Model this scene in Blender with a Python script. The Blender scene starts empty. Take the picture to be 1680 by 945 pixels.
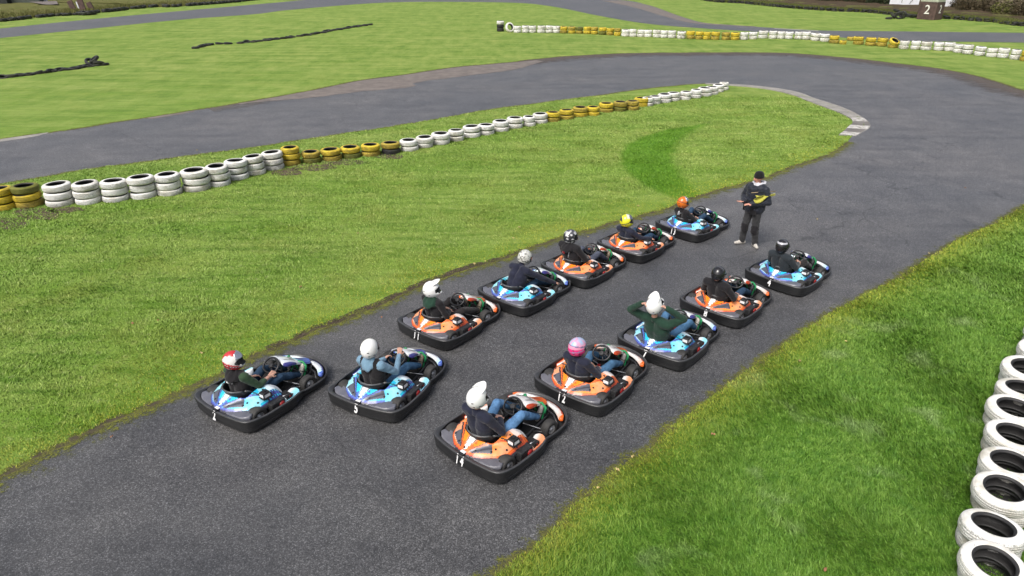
import bpy, bmesh, math, random
import numpy as np
from mathutils import Vector, Matrix, Euler, noise
from mathutils.geometry import tessellate_polygon
random.seed(7)
rng = np.random.default_rng(7)
sc = bpy.context.scene
COL = sc.collection
PI = math.pi
CAM_H, CAM_T, CAM_F = 6.0, math.radians(26.0), 1100.0     # camera height, tilt below level, focal length in photo pixels

def at(x, y, z=0.0):
    """world point at height z seen at photo pixel (x, y): used to survey the place"""
    u = (x - 840) / CAM_F; v = (472.5 - y) / CAM_F
    d = (u, math.cos(CAM_T) + v * math.sin(CAM_T), -math.sin(CAM_T) + v * math.cos(CAM_T))
    s = (CAM_H - z) / -d[2]
    return Vector((d[0] * s, d[1] * s, z))
def ppm(p):
    """photo pixels per metre at world point p"""
    dep = p[1] * math.cos(CAM_T) - (p[2] - CAM_H) * math.sin(CAM_T)
    return CAM_F / dep

# ------------------------------------------------------------------ materials
class NB:
    def __init__(s, name):
        s.m = bpy.data.materials.new(name); s.m.use_nodes = True
        s.t = s.m.node_tree; s.t.nodes.clear()
        s.out = s.t.nodes.new('ShaderNodeOutputMaterial')
        s.b = s.t.nodes.new('ShaderNodeBsdfPrincipled')
        s.t.links.new(s.b.outputs[0], s.out.inputs[0])
    def n(s, typ, ins=None, **kw):
        nd = s.t.nodes.new('ShaderNode' + typ)
        for k, v in kw.items(): setattr(nd, k, v)
        for k, v in (ins or {}).items(): s.put(nd, k, v)
        return nd
    def put(s, nd, k, v):
        i = nd.inputs[k]
        if hasattr(v, 'bl_idname') and hasattr(v, 'outputs'): s.t.links.new(v.outputs[0], i)
        elif isinstance(v, bpy.types.NodeSocket): s.t.links.new(v, i)
        else: i.default_value = v
    def noise(s, vec, scale, detail=3, rough=.55, dist=0.0):
        return s.n('TexNoise', {'Vector': vec, 'Scale': scale, 'Detail': detail, 'Roughness': rough, 'Distortion': dist}).outputs[0]
    def ramp(s, fac, pts):
        r = s.n('ValToRGB', {'Fac': fac}); e = r.color_ramp.elements
        while len(e) > 1: e.remove(e[-1])
        for i, (p, c) in enumerate(pts):
            q = e[0] if i == 0 else e.new(p)
            q.position = p
            q.color = (c, c, c, 1) if isinstance(c, (int, float)) else (*c, 1)
        return r.outputs[0]
    def mix(s, fac, a, b, mode='MIX'):
        q = s.n('Mix', data_type='RGBA', blend_type=mode)
        for i, v in ((0, fac), (6, a), (7, b)):
            if isinstance(v, bpy.types.NodeSocket): s.t.links.new(v, q.inputs[i])
            elif isinstance(v, (int, float)): q.inputs[i].default_value = v if i == 0 else (v, v, v, 1)
            else: q.inputs[i].default_value = (*v, 1)
        return q.outputs[2]
    def math(s, op, a, b=0.0, c=None, clamp=False):
        q = s.n('Math', operation=op, use_clamp=clamp); s.put(q, 0, a); s.put(q, 1, b)
        if c is not None: s.put(q, 2, c)
        return q.outputs[0]
    def pos(s): return s.n('NewGeometry').outputs['Position']
    def obj(s): return s.n('TexCoord').outputs['Object']
    def rnd(s): return s.n('ObjectInfo').outputs['Random']
    def attr(s, name, out='Fac'): return s.n('Attribute', attribute_name=name).outputs[out]
    def scalev(s, vec, v): 
        q = s.n('VectorMath', operation='MULTIPLY'); s.put(q, 0, vec); q.inputs[1].default_value = v; return q.outputs[0]
    def addv(s, a, b):
        q = s.n('VectorMath', operation='ADD'); s.put(q, 0, a); s.put(q, 1, b); return q.outputs[0]
    def bump(s, h, strength=.5, dist=.01):
        q = s.n('Bump', {'Height': h, 'Strength': strength, 'Distance': dist}); s.put(s.b, 'Normal', q.outputs[0]); return q
    def fin(s, col=None, rough=None, **kw):
        if col is not None: s.put(s.b, 'Base Color', (*col, 1) if isinstance(col, tuple) else col)
        if rough is not None: s.put(s.b, 'Roughness', rough)
        for k, v in kw.items(): s.put(s.b, k.replace('_', ' '), v)
        return s.m

def plain(name, col, rough=.5, metal=0.0, var=.12, scale=25., bump=0.0, coat=0.0, spec=.5):
    n = NB(name); o = n.addv(n.obj(), n.rnd())
    f = n.noise(o, scale, 4)
    c = n.mix(n.ramp(f, [(.3, 0.), (.7, 1.)]), tuple(x * (1 - var) for x in col), tuple(min(1, x * (1 + var)) for x in col))
    if bump: n.bump(f, bump, .005)
    return n.fin(c, rough, Metallic=metal, Coat_Weight=coat, Specular_IOR_Level=spec)

# one colour description shared by the turf sheets and the grass blades, read from world position
DARKC = None
def grass_colour(n, dry, blade=None):
    p = n.pos()
    st = n.n('Mapping', {'Vector': p}, vector_type='POINT'); st.inputs['Rotation'].default_value = (0, 0, math.radians(-38)); st.inputs['Scale'].default_value = (.18, 1.0, 1)
    big = n.noise(st.outputs[0], .8, 4, .6)
    mid = n.noise(st.outputs[0], 3.2, 4, .65)
    clump = n.noise(p, 6.5, 4, .7)
    fine = n.noise(n.scalev(p, (30., 55., 1.)), 1.0, 3, .8)
    deep = (.090, .200, .014); green = (.165, .302, .034); light = (.285, .380, .085); pale = (.350, .390, .155)
    c = n.mix(n.ramp(big, [(.3, 0.), (.68, 1.)]), green, light)
    c = n.mix(n.ramp(mid, [(.44, 0.), (.62, .8)]), c, deep)
    c = n.mix(n.ramp(n.noise(n.addv(p, (50, 20, 0)), 2.1, 5, .7), [(.54, 0.), (.68, .7)]), c, (.255, .335, .075))
    c = n.mix(n.ramp(n.noise(n.addv(p, (70, 20, 0)), .55, 4, .7), [(.52, 0.), (.66, .6)]), c, (.120, .235, .016))
    c = n.mix(n.ramp(clump, [(.56, 0.), (.78, .8)]), c, pale)
    c = n.mix(n.ramp(n.noise(n.addv(p, (5, 90, 0)), .42, 6, .75), [(.50, 0.), (.64, .38)]), c, (.265, .305, .060))
    # the paddock right of the start straight is lusher and deeper green
    sx = n.n('SeparateXYZ', {'Vector': p})
    side = n.math('SUBTRACT', n.math('MULTIPLY', sx.outputs[0], .86), n.math('MULTIPLY', sx.outputs[1], .76))
    sidef = n.math('MULTIPLY', n.math('ADD', side, 4.7), .9, clamp=True)
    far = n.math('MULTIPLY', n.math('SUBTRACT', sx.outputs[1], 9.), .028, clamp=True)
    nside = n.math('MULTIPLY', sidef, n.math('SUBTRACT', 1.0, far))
    c2 = n.mix(n.ramp(clump, [(.36, 0.), (.66, 1.)]), (.055, .165, .012), (.150, .300, .036))
    pa = n.noise(n.addv(p, (31., 7., 0)), 1.1, 3, .6)
    c2 = n.mix(n.ramp(pa, [(.56, 0.), (.72, .62)]), c2, (.290, .400, .160))
    c = n.mix(n.math('MULTIPLY', nside, .85), c, c2)
    # far meadow paler: brightness of the grazing view painted into the colour
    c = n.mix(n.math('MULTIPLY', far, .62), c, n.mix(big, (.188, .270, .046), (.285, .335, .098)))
    fm = n.n('Mapping', {'Vector': p}); fm.inputs['Scale'].default_value = (.10, .55, 1); fm.inputs['Rotation'].default_value = (0, 0, math.radians(-22))
    fv = n.mix(.5, n.noise(fm.outputs[0], 1.6, 8, .8), n.noise(n.scalev(p, (1., .35, 1.)), .9, 9, .85))
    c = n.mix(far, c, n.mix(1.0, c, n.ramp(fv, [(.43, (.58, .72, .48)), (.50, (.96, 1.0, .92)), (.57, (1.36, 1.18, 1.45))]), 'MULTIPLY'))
    if DARKC:
        (ax, ay, ar), (bx, by, br) = DARKC
        w = n.addv(n.scalev(p, (1, 1, 0)), n.scalev(n.n('TexNoise', {'Vector': p, 'Scale': 2.0}).outputs[1], (.3, .3, 0)))
        da = n.n('VectorMath', operation='DISTANCE'); n.put(da, 0, w); da.inputs[1].default_value = (ax + .15, ay + .15, 0)
        db = n.n('VectorMath', operation='DISTANCE'); n.put(db, 0, w); db.inputs[1].default_value = (bx + .15, by + .15, 0)
        ia = n.math('MULTIPLY', n.math('SUBTRACT', ar, da.outputs['Value']), 4.0, clamp=True)
        ib = n.math('MULTIPLY', n.math('SUBTRACT', db.outputs['Value'], br), 2.5, clamp=True)
        c = n.mix(n.math('MULTIPLY', n.math('MULTIPLY', ia, ib), .80), c, (.080, .215, .006))
    yel = n.mix(n.noise(p, 9., 3), (.40, .38, .030), (.22, .27, .025))
    c = n.mix(dry, c, yel)
    c = n.mix(n.ramp(fine, [(.30, .45), (.70, 0.)]), c, n.mix(1.0, c, (.35, .42, .3), 'MULTIPLY'))
    return c
EXPO = 0.62
DARKC = ((10.1, 21.35, 6.62), (16.2, 20.15, 10.75))
# ------------------------------------------------------------------ object helpers
def link(name, me, mat=None, parent=None, loc=None, **props):
    o = bpy.data.objects.new(name, me); COL.objects.link(o)
    if mat is not None and me is not None:
        for m in (mat if isinstance(mat, (list, tuple)) else [mat]): me.materials.append(m)
    if parent is not None: o.parent = parent
    if loc is not None: o.location = loc
    for k, v in props.items(): o[k] = v
    return o
def thing(name, label, cat, loc=(0, 0, 0), rz=0.0, group=None):
    o = bpy.data.objects.new(name, None); COL.objects.link(o)
    o.location = loc; o.rotation_euler = (0, 0, rz); o['label'] = label; o['category'] = cat
    o.empty_display_size = .2
    if group: o['group'] = group
    return o
def mesh(verts, faces, smooth=False, mats=None):
    me = bpy.data.meshes.new('m'); me.from_pydata([tuple(v) for v in verts], [], [tuple(f) for f in faces])
    if smooth: me.polygons.foreach_set('use_smooth', [True] * len(me.polygons))
    if mats is not None: me.polygons.foreach_set('material_index', mats)
    me.update(); return me
def bm_mesh(bm, smooth=False):
    bmesh.ops.recalc_face_normals(bm, faces=bm.faces)
    me = bpy.data.meshes.new('m'); bm.to_mesh(me); bm.free()
    if smooth: me.polygons.foreach_set('use_smooth', [True] * len(me.polygons))
    return me
def add_box(bm, c, s, rot=None, bev=0.0, taper=1.0):
    r = bmesh.ops.create_cube(bm, size=1.0); vs = r['verts']
    for v in vs:
        k = taper if v.co.z > 0 else 1.0
        v.co = Vector((v.co.x * s[0] * k, v.co.y * s[1] * k, v.co.z * s[2]))
    if bev:
        es = list({e for v in vs for e in v.link_edges})
        q = bmesh.ops.bevel(bm, geom=es, offset=bev, segments=2, profile=.6, affect='EDGES')
        vs = list(set(q['verts']) | {v for v in vs if v.is_valid})
    M = Matrix.Translation(c) @ (Euler(rot).to_matrix().to_4x4() if rot else Matrix())
    for v in vs: v.co = M @ v.co
def frame_at(t, up=Vector((0, 0, 1))):
    t = t.normalized()
    if abs(t.dot(up)) > .97: up = Vector((1, 0, 0))
    a = t.cross(up).normalized(); return a, a.cross(t).normalized()
def add_tube(bm, pts, rad, seg=8, closed=False, flat=1.0):
    pts = [Vector(p) for p in pts]; n = len(pts); rings = []
    R = rad if isinstance(rad, (list, tuple)) else [rad] * n
    for i, p in enumerate(pts):
        if closed: t = pts[(i + 1) % n] - pts[i - 1]
        else: t = pts[min(i + 1, n - 1)] - pts[max(i - 1, 0)]
        a, b = frame_at(t)
        rings.append([bm.verts.new(p + (a * math.cos(2 * PI * k / seg) + b * math.sin(2 * PI * k / seg) * flat) * R[i]) for k in range(seg)])
    m = n if closed else n - 1
    for i in range(m):
        r0, r1 = rings[i], rings[(i + 1) % n]
        for k in range(seg): bm.faces.new((r0[k], r0[(k + 1) % seg], r1[(k + 1) % seg], r1[k]))
    if not closed:
        bm.faces.new(rings[0][::-1]); bm.faces.new(rings[-1])
def add_lathe(bm, prof, seg=24, M=Matrix(), closed=False, mi=None):
    """profile (r, z) turned about local z"""
    rings = []
    for r, z in prof:
        if r < 1e-6: rings.append([bm.verts.new(M @ Vector((0, 0, z)))])
        else: rings.append([bm.verts.new(M @ Vector((r * math.cos(2 * PI * k / seg), r * math.sin(2 * PI * k / seg), z))) for k in range(seg)])
    n = len(rings)
    for i in range(n if closed else n - 1):
        a, b = rings[i], rings[(i + 1) % n]
        for k in range(seg):
            k2 = (k + 1) % seg
            if len(a) == 1 and len(b) == 1: continue
            f = bm.faces.new((a[0], b[k], b[k2])) if len(a) == 1 else bm.faces.new((a[k], a[k2], b[0])) if len(b) == 1 else bm.faces.new((a[k], a[k2], b[k2], b[k]))
            if mi is not None: f.material_index = mi[i]
def smooth_curve(P, step=.25, closed=False):
    P = [Vector((p[0], p[1], 0)) for p in P]; out = []
    n = len(P)
    for i in range(n if closed else n - 1):
        if closed: a, b, c, d = P[i - 1], P[i], P[(i + 1) % n], P[(i + 2) % n]
        else: a, b, c, d = P[max(i - 1, 0)], P[i], P[i + 1], P[min(i + 2, n - 1)]
        m = max(1, int((c - b).length / step))
        for k in range(m):
            t = k / m
            out.append(.5 * ((2 * b) + (c - a) * t + (2 * a - 5 * b + 4 * c - d) * t * t + (3 * b - a - 3 * c + d) * t ** 3))
    if not closed: out.append(P[-1])
    return out
def wobble(P, amp, sc_=1.3, seed=0):
    out = []
    for i, p in enumerate(P):
        t = (P[min(i + 1, len(P) - 1)] - P[max(i - 1, 0)]).normalized(); nrm = Vector((-t.y, t.x, 0))
        out.append(p + nrm * amp * (noise.noise(Vector((p.x * sc_, p.y * sc_, seed))) + .5 * noise.noise(Vector((p.x * sc_ * 4, p.y * sc_ * 4, seed)))))
    return out
def poly_sheet(P, z):
    tris = tessellate_polygon([[Vector((p[0], p[1], 0)) for p in P]])
    me = mesh([(p[0], p[1], z) for p in P], tris)
    bm = bmesh.new(); bm.from_mesh(me); bmesh.ops.recalc_face_normals(bm, faces=bm.faces)
    if sum(f.normal.z for f in bm.faces) < 0:
        bmesh.ops.reverse_faces(bm, faces=bm.faces)
    bm.to_mesh(me); bm.free(); return me
def strip_sheet(A, B, za, zb, attr=True, rows=1):
    """sheet between two polylines of equal length, attribute t runs 0 (A) to 1 (B)"""
    n = len(A); vs = []; T = []
    for j in range(rows + 1):
        f = j / rows
        for i in range(n):
            p = A[i].lerp(B[i], f); vs.append((p.x, p.y, za + (zb - za) * f)); T.append(f)
    fs = [(j * n + i, j * n + i + 1, (j + 1) * n + i + 1, (j + 1) * n + i) for j in range(rows) for i in range(n - 1)]
    me = mesh(vs, fs)
    if me.polygons[0].normal.z < 0: me.flip_normals()
    a = me.attributes.new('t', 'FLOAT', 'POINT'); a.data.foreach_set('value', T)
    return me
def resample(P, n):
    L = [0.0]
    for a, b in zip(P, P[1:]): L.append(L[-1] + (b - a).length)
    out = []; j = 0
    for i in range(n):
        s = L[-1] * i / (n - 1)
        while j < len(P) - 2 and L[j + 1] < s: j += 1
        f = (s - L[j]) / max(1e-9, L[j + 1] - L[j]); out.append(P[j].lerp(P[j + 1], min(1, max(0, f))))
    return out
def offset(P, d):
    out = []
    for i, p in enumerate(P):
        t = (P[min(i + 1, len(P) - 1)] - P[max(i - 1, 0)]).normalized()
        out.append(p + Vector((-t.y, t.x, 0)) * d)
    return out

# ------------------------------------------------------------------ survey of the edges (photo pixels -> ground)
def G(L): return [at(x, y) for x, y in L]
isl_low = G([(0, 778), (38, 760), (102, 730), (178, 692), (241, 669), (305, 641), (361, 616), (420, 581), (471, 561), (534, 533), (598, 510), (636, 495), (674, 472), (725, 454), (801, 429), (840, 420), (878, 405), (916, 393), (949, 383), (1043, 356), (1094, 342), (1145, 322), (1195, 308), (1228, 299), (1260, 291), (1303, 273), (1361, 253), (1392, 233)])
d = (isl_low[0] - isl_low[2]).normalized()
isl_low = [isl_low[0] + d * 26, isl_low[0] + d * 12 + Vector((-.6, 0, 0)), isl_low[0] + d * 4] + isl_low
kerb_out = G([(1157, 136.5), (1192, 138), (1231, 140), (1276, 145), (1312, 152), (1338.6, 162), (1371, 172), (1397.5, 182.5), (1419, 195), (1428, 204), (1426, 211), (1417, 216), (1404.6, 223.6)])
kerb_in = G([(1157, 139), (1192, 141), (1231, 144), (1267, 149), (1300, 157), (1325, 167), (1352, 177), (1378, 187), (1396, 197), (1398, 204), (1392, 209), (1385, 216), (1376, 223)])
isl_up = G([(1157, 137.5), (1098, 142), (1038, 149), (943, 162), (871, 171), (800, 181), (699, 199), (623, 211), (522, 226), (420, 242), (305, 257), (203, 271), (127, 281), (76, 291), (0, 303)])
d = (isl_up[-1] - isl_up[-4]).normalized(); isl_up += [isl_up[-1] + d * 10, isl_up[-1] + d * 24]
isl_low_s = wobble(smooth_curve(isl_low, .18), .10, 1.1)
isl_up_s = wobble(smooth_curve(isl_up, .3), .10, .8, 3)
kmid = [a.lerp(b, .3) for a, b in zip(kerb_out, kerb_in)]
island = isl_low_s + smooth_curve(kmid[::-1], .3)[1:-1] + isl_up_s

outer_up = G([(0, 228.6), (76, 219), (111, 214), (178, 203), (244, 193), (305, 183), (420, 165), (522, 146), (585, 133), (674, 121), (750, 110), (840, 102), (878, 97), (970, 90), (1062, 87), (1240, 86.3), (1314, 88.6), (1400, 96), (1486, 106), (1549, 114), (1610, 127), (1680, 149)])
right_edge = G([(1680, 336), (1641, 362), (1577, 392), (1514, 430), (1463, 460), (1412, 488), (1369, 513), (1323, 541), (1260, 585), (1180, 643), (1104, 700), (1065, 736), (1013, 770), (961, 811), (910, 866), (866, 907), (814, 945)])
d = (outer_up[0] - outer_up[3]).normalized(); outer_up = [outer_up[0] + d * 24, outer_up[0] + d * 10] + outer_up
d = (right_edge[-1] - right_edge[-4]).normalized(); right_edge += [right_edge[-1] + d * 4, right_edge[-1] + d * 12]
bend = [Vector((q[0], q[1], 0)) for q in ((27.2, 31.2), (27.4, 27.0), (25.0, 22.9), (21.0, 19.7))]
outer_s = wobble(smooth_curve(outer_up, .35), .12, .7, 5)
bend_s = smooth_curve([outer_up[-2], outer_up[-1]] + bend + right_edge[:2], .4)
right_s = wobble(smooth_curve(right_edge, .15), .045, 1.3, 9)
i0 = min(range(len(bend_s)), key=lambda i: (bend_s[i] - outer_up[-1]).length)
i1 = min(range(len(bend_s)), key=lambda i: (bend_s[i] - right_edge[0]).length)
track = outer_s + bend_s[i0 + 1:i1] + right_s + [right_s[-1] + Vector((-14, -4, 0)), isl_low_s[0] + Vector((-3, -6, 0)), outer_s[0] + Vector((-12, -8, 0))]

# ------------------------------------------------------------------ asphalt
def asphalt(name, tone=1.0, warm=0.0):
    n = NB(name); p = n.pos()
    sp = n.n('TexVoronoi', {'Vector': p, 'Scale': 85.0, 'Randomness': 1.0}, feature='F1')
    g1 = n.noise(p, 70, 2, .7); g2 = n.noise(p, 1.1, 5, .6); g3 = n.noise(n.addv(p, (9, 3, 0)), .22, 3, .5)
    st = n.n('Mapping', {'Vector': p}); st.inputs['Rotation'].default_value = (0, 0, math.radians(-47)); st.inputs['Scale'].default_value = (.12, 1.4, 1)
    g4 = n.noise(st.outputs[0], 1.0, 4, .6)
    sepc = n.n('SeparateColor', {'Color': sp.outputs['Color']}).outputs[0]
    c = n.ramp(sepc, [(0., .018), (.5, .034), (.85, .054), (1., .095)])
    c = n.mix(n.ramp(g1, [(.35, 0.), (.65, 1.)]), n.mix(1.0, c, (.72, .72, .72), 'MULTIPLY'), n.mix(1.0, c, (1.3, 1.3, 1.3), 'MULTIPLY'))
    c = n.mix(n.ramp(g2, [(.3, 0.), (.7, 1.)]), n.mix(1.0, c, (.78, .78, .80), 'MULTIPLY'), n.mix(1.0, c, (1.22, 1.21, 1.20), 'MULTIPLY'))
    c = n.mix(n.ramp(g3, [(.35, 0.), (.65, 1.)]), n.mix(1.0, c, (.90, .91, .94), 'MULTIPLY'), n.mix(1.0, c, (1.15, 1.12, 1.10), 'MULTIPLY'))
    c = n.mix(n.ramp(g4, [(.50, 0.), (.66, .42)]), c, n.mix(1.0, c, (.62, .62, .64), 'MULTIPLY'))
    sky_sheen = n.math('MULTIPLY', n.math('SUBTRACT', n.n('SeparateXYZ', {'Vector': p}).outputs[1], 9.), .10, clamp=True)
    c = n.mix(sky_sheen, c, n.mix(1.0, c, (1.46, 1.46, 1.49), 'MULTIPLY'))      # grazing sky sheen painted into the colour, paler away from the start straight
    # hairline cracks
    cr = n.n('TexVoronoi', {'Vector': n.addv(p, n.scalev(n.n('TexNoise', {'Vector': p, 'Scale': 1.2, 'Detail': 4}).outputs[1], (1.4, 1.4, 0))), 'Scale': .16}, feature='DISTANCE_TO_EDGE').outputs[0]
    c = n.mix(n.ramp(cr, [(0., .55), (.0035, 0.)]), c, (.012, .012, .012))
    c = n.mix(1.0, c, (tone * (.99 + warm), tone, tone * (1.015 - warm)), 'MULTIPLY')
    n.bump(n.mix(.5, sepc, g1), .55, .006)
    return n.fin(c, n.math('ADD', n.math('MULTIPLY', g2, .15), .46), Specular_IOR_Level=.6)
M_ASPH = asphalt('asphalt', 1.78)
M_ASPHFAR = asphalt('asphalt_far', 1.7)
def concrete(name, a, b):
    n = NB(name); p = n.pos(); f = n.noise(p, 1.6, 6, .65); g = n.noise(p, 40, 2)
    c = n.mix(n.ramp(f, [(.3, 0.), (.65, 1.)]), a, b); c = n.mix(n.ramp(g, [(.3, .35), (.6, 0.)]), c, tuple(x * .5 for x in a))
    n.bump(g, .3, .004); return n.fin(c, .85)
M_CONC = concrete('pink_concrete', (.115, .098, .088), (.21, .18, .16))
M_CONC2 = concrete('grey_concrete', (.20, .19, .17), (.36, .34, .31))

# ------------------------------------------------------------------ ground
n = NB('turf'); M_TURF = None
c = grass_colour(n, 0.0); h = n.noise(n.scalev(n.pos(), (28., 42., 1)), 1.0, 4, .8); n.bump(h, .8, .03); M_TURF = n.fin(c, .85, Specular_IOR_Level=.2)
gx = [-260 + 40 * i for i in range(14)]; 
vs = [(x, y, 0) for y in range(-60, 461, 40) for x in gx]
ground = link('ground', mesh(vs, [(j * 14 + i, j * 14 + i + 1, (j + 1) * 14 + i + 1, (j + 1) * 14 + i) for j in range(13) for i in range(13)]), M_TURF, kind='structure', label='green grass field around the karting circuit')
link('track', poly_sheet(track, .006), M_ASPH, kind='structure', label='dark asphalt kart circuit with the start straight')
infield = link('infield', poly_sheet(island, .016), M_TURF, kind='structure', label='grass infield between the two straights')
# far service loop of asphalt
far_low = G([(0, 62.5), (150, 47), (300, 32), (420, 23), (478, 16), (609, 5.4), (700, 3.0), (840, 4.4), (905, 10.5), (983, 26), (1062, 39), (1160, 47), (1240, 52), (1340, 58), (1400, 63), (1477, 67), (1571, 68.5), (1680, 70)])
far_up = G([(0, 47), (105, 36), (210, 26), (315, 16.5), (400, 9), (492, 0.5), (560, -9), (700, -12), (860, -7), (1010, -.5), (1062, 8), (1114, 26), (1153, 37), (1200, 41), (1270, 46), (1343, 50), (1514, 52), (1680, 54)])
for L, e in ((far_low, .3), (far_up, .3)):
    d0 = (L[0] - L[1]).normalized(); d1 = (L[-1] - L[-2]).normalized()
    L.insert(0, L[0] + d0 * 25); L.append(L[-1] + d1 * 30)
fl, fu = resample(smooth_curve(far_low, .5), 300), resample(smooth_curve(far_up, .5), 300)
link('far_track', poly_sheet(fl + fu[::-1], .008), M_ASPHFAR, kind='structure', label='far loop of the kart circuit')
# pinkish concrete aprons beside the asphalt
def apron(name, up, low, z, m, rows=1):
    a, b = smooth_curve(G(up), .3), smooth_curve(G(low), .3); nn = max(len(a), len(b)); a, b = resample(a, nn), resample(b, nn)
    link(name, poly_sheet(wobble(a, .06, 1.5) + wobble(b, .16, 1.2, 4)[::-1], z), m, kind='structure')
apron('concrete_edge', [(0, 229), (40, 223), (80, 217.5)], [(0, 233.5), (40, 227), (79, 219.5)], .012, M_CONC2)
apron('concrete_edge', [(240, 194), (280, 188), (320, 182)], [(250, 195.5), (285, 190), (318, 184)], .012, M_CONC)
apron('concrete_edge', [(390, 170), (420, 165.5), (522, 147), (585, 134), (674, 122), (750, 111), (840, 103), (880, 99)], [(395, 171.5), (420, 168), (522, 159.5), (585, 151), (674, 143), (694, 134), (840, 115), (890, 101)], .012, M_CONC)
apron('concrete_edge', [(1020, 1), (1062, 8.5), (1114, 26.5), (1153, 37.5), (1240, 43.6)], [(985, 1), (1035, 11), (1090, 27), (1140, 38.5), (1240, 44.6)], .014, M_CONC)
apron('concrete_edge', [(1271, 46.2), (1343, 50.2)], [(1271, 47.2), (1343, 51.4)], .014, M_CONC2)
# verge sheets: moss, soil and yellowed turf where grass meets asphalt
def verge(name, edge, din, dout, z0, z1, moss, soil, seed):
    A, B = offset(edge, din), offset(edge, -dout)
    n = NB(name + '_mix'); t = n.attr('t'); p = n.addv(n.pos(), (seed, 0, 0))
    f = n.noise(p, 5.5, 5, .7); f2 = n.noise(n.addv(p, (5, 5, 5)), 1.3, 4, .6); g = n.noise(p, 45, 3, .8)
    e = din / (din + dout)
    mossc = n.mix(g, (.055, .070, .012), (.210, .215, .025)); soilc = n.mix(g, (.022, .016, .010), (.085, .066, .042))
    band = n.ramp(n.math('ADD', t, n.math('MULTIPLY', n.math('SUBTRACT', f2, .5), .35)), [(max(0, e - .14), 0.), (e - .03, 1.), (e + .05, 1.), (e + .16, 0.)])
    col = n.mix(n.math('MULTIPLY', band, n.ramp(f, [(.42, 0.), (.55, soil)])), mossc, soilc)
    env = n.ramp(t, [(0., 0.), (e * .55, .45), (e + .02, .86), (e + (1 - e) * .35, .50), (1., 0.)])
    al = n.ramp(n.math('ADD', n.math('MULTIPLY', env, moss), n.math('MULTIPLY', n.math('SUBTRACT', n.mix(.5, f, g), .5), 2.6)), [(.38, 0.), (.62, 1.)])
    n.bump(g, .6, .012)
    m = n.fin(col, .95); n.put(n.b, 'Alpha', al)
    link(name, strip_sheet(A, B, z0, z1, rows=8), m, kind='structure')
verge('mossy_verge', isl_low_s, .22, .62, .021, .010, .80, .95, 0)
verge('mossy_verge', right_s, .45, .30, .012, .012, .75, .6, 11)
verge('mossy_verge', isl_up_s, .30, .35, .024, .012, .75, .4, 23)
verge('mossy_verge', outer_s, .45, .30, .012, .010, .75, .6, 35)
def dust(edge, w, seed, col):
    A, B = offset(edge, .05), offset(edge, -w); n = NB('dusty_mix'); t = n.attr('t'); p = n.addv(n.pos(), (seed, 0, 0)); f = n.noise(p, 1.4, 5, .65); g = n.noise(p, 60, 2, .8)
    n.bump(g, .4, .006); m = n.fin(n.mix(g, tuple(x * .55 for x in col), col), .9)
    n.put(n.b, 'Alpha', n.math('MULTIPLY', n.ramp(n.math('ADD', t, n.math('MULTIPLY', n.math('SUBTRACT', f, .5), 1.1)), [(.25, 1.), (.75, 0.)]), n.ramp(g, [(.3, .35), (.6, .95)])))
    link('dusty_edge', strip_sheet(A, B, .0095, .0085, rows=6), m, kind='structure')
dust([p for p in outer_s if p.x > 0] + bend_s[i0 + 1:i0 + 30], 3.0, 3, (.135, .108, .092))
dust([p for p in outer_s if -14 < p.x < 1], 1.6, 8, (.16, .14, .125))
# worn soil patches below the tyre wall
def soil_patch(px, py, rx, ry, seed):
    c0 = at(px, py); k = ppm((c0.x, c0.y, 0)); n_ = 26
    P = []
    for i in range(n_):
        a = 2 * PI * i / n_; r = 1 + .35 * noise.noise(Vector((math.cos(a) * 1.6, math.sin(a) * 1.6, seed)))
        q = at(px + rx * r * math.cos(a), py + ry * r * math.sin(a)); P.append(q)
    return poly_sheet(P, .026)
n = NB('soil'); p = n.pos(); g = n.noise(p, 22, 4, .8); f = n.noise(p, 4, 4)
cc = n.mix(n.ramp(g, [(.3, 0.), (.7, 1.)]), (.030, .020, .013), (.15, .105, .07)); n.bump(g, 1.0, .03)
n.put(n.b, 'Alpha', n.ramp(n.mix(.45, f, g), [(.42, 0.), (.50, 1.)])); M_SOIL = n.fin(cc, .95)
n = NB('mud'); p = n.pos(); g = n.noise(p, 26, 4, .8); f = n.noise(p, 2.6, 5, .75); cc = n.mix(n.ramp(g, [(.3, 0.), (.7, 1.)]), (.022, .015, .010), (.11, .08, .05)); n.bump(g, 1.0, .03)
n.put(n.b, 'Alpha', n.ramp(n.mix(.62, g, f), [(.46, 0.), (.53, 1.)])); M_MUD = n.fin(cc, .95)
for i, a in enumerate([(15, 368, 42, 9), (62, 352, 40, 10), (108, 345, 32, 5), (470, 284, 26, 6), (512, 276, 34, 6), (560, 267, 40, 5), (640, 258, 26, 4)]):
    link('soil_patch', soil_patch(*a, i), M_SOIL, kind='structure')
seg_ = [p for p in isl_low_s if at(430, 580).x < p.x < at(860, 415).x and p.y > 8]
link('mud_line', strip_sheet(offset(seg_, .09), offset(seg_, -.13), .030, .013, rows=3), M_MUD, kind='structure')
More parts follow.
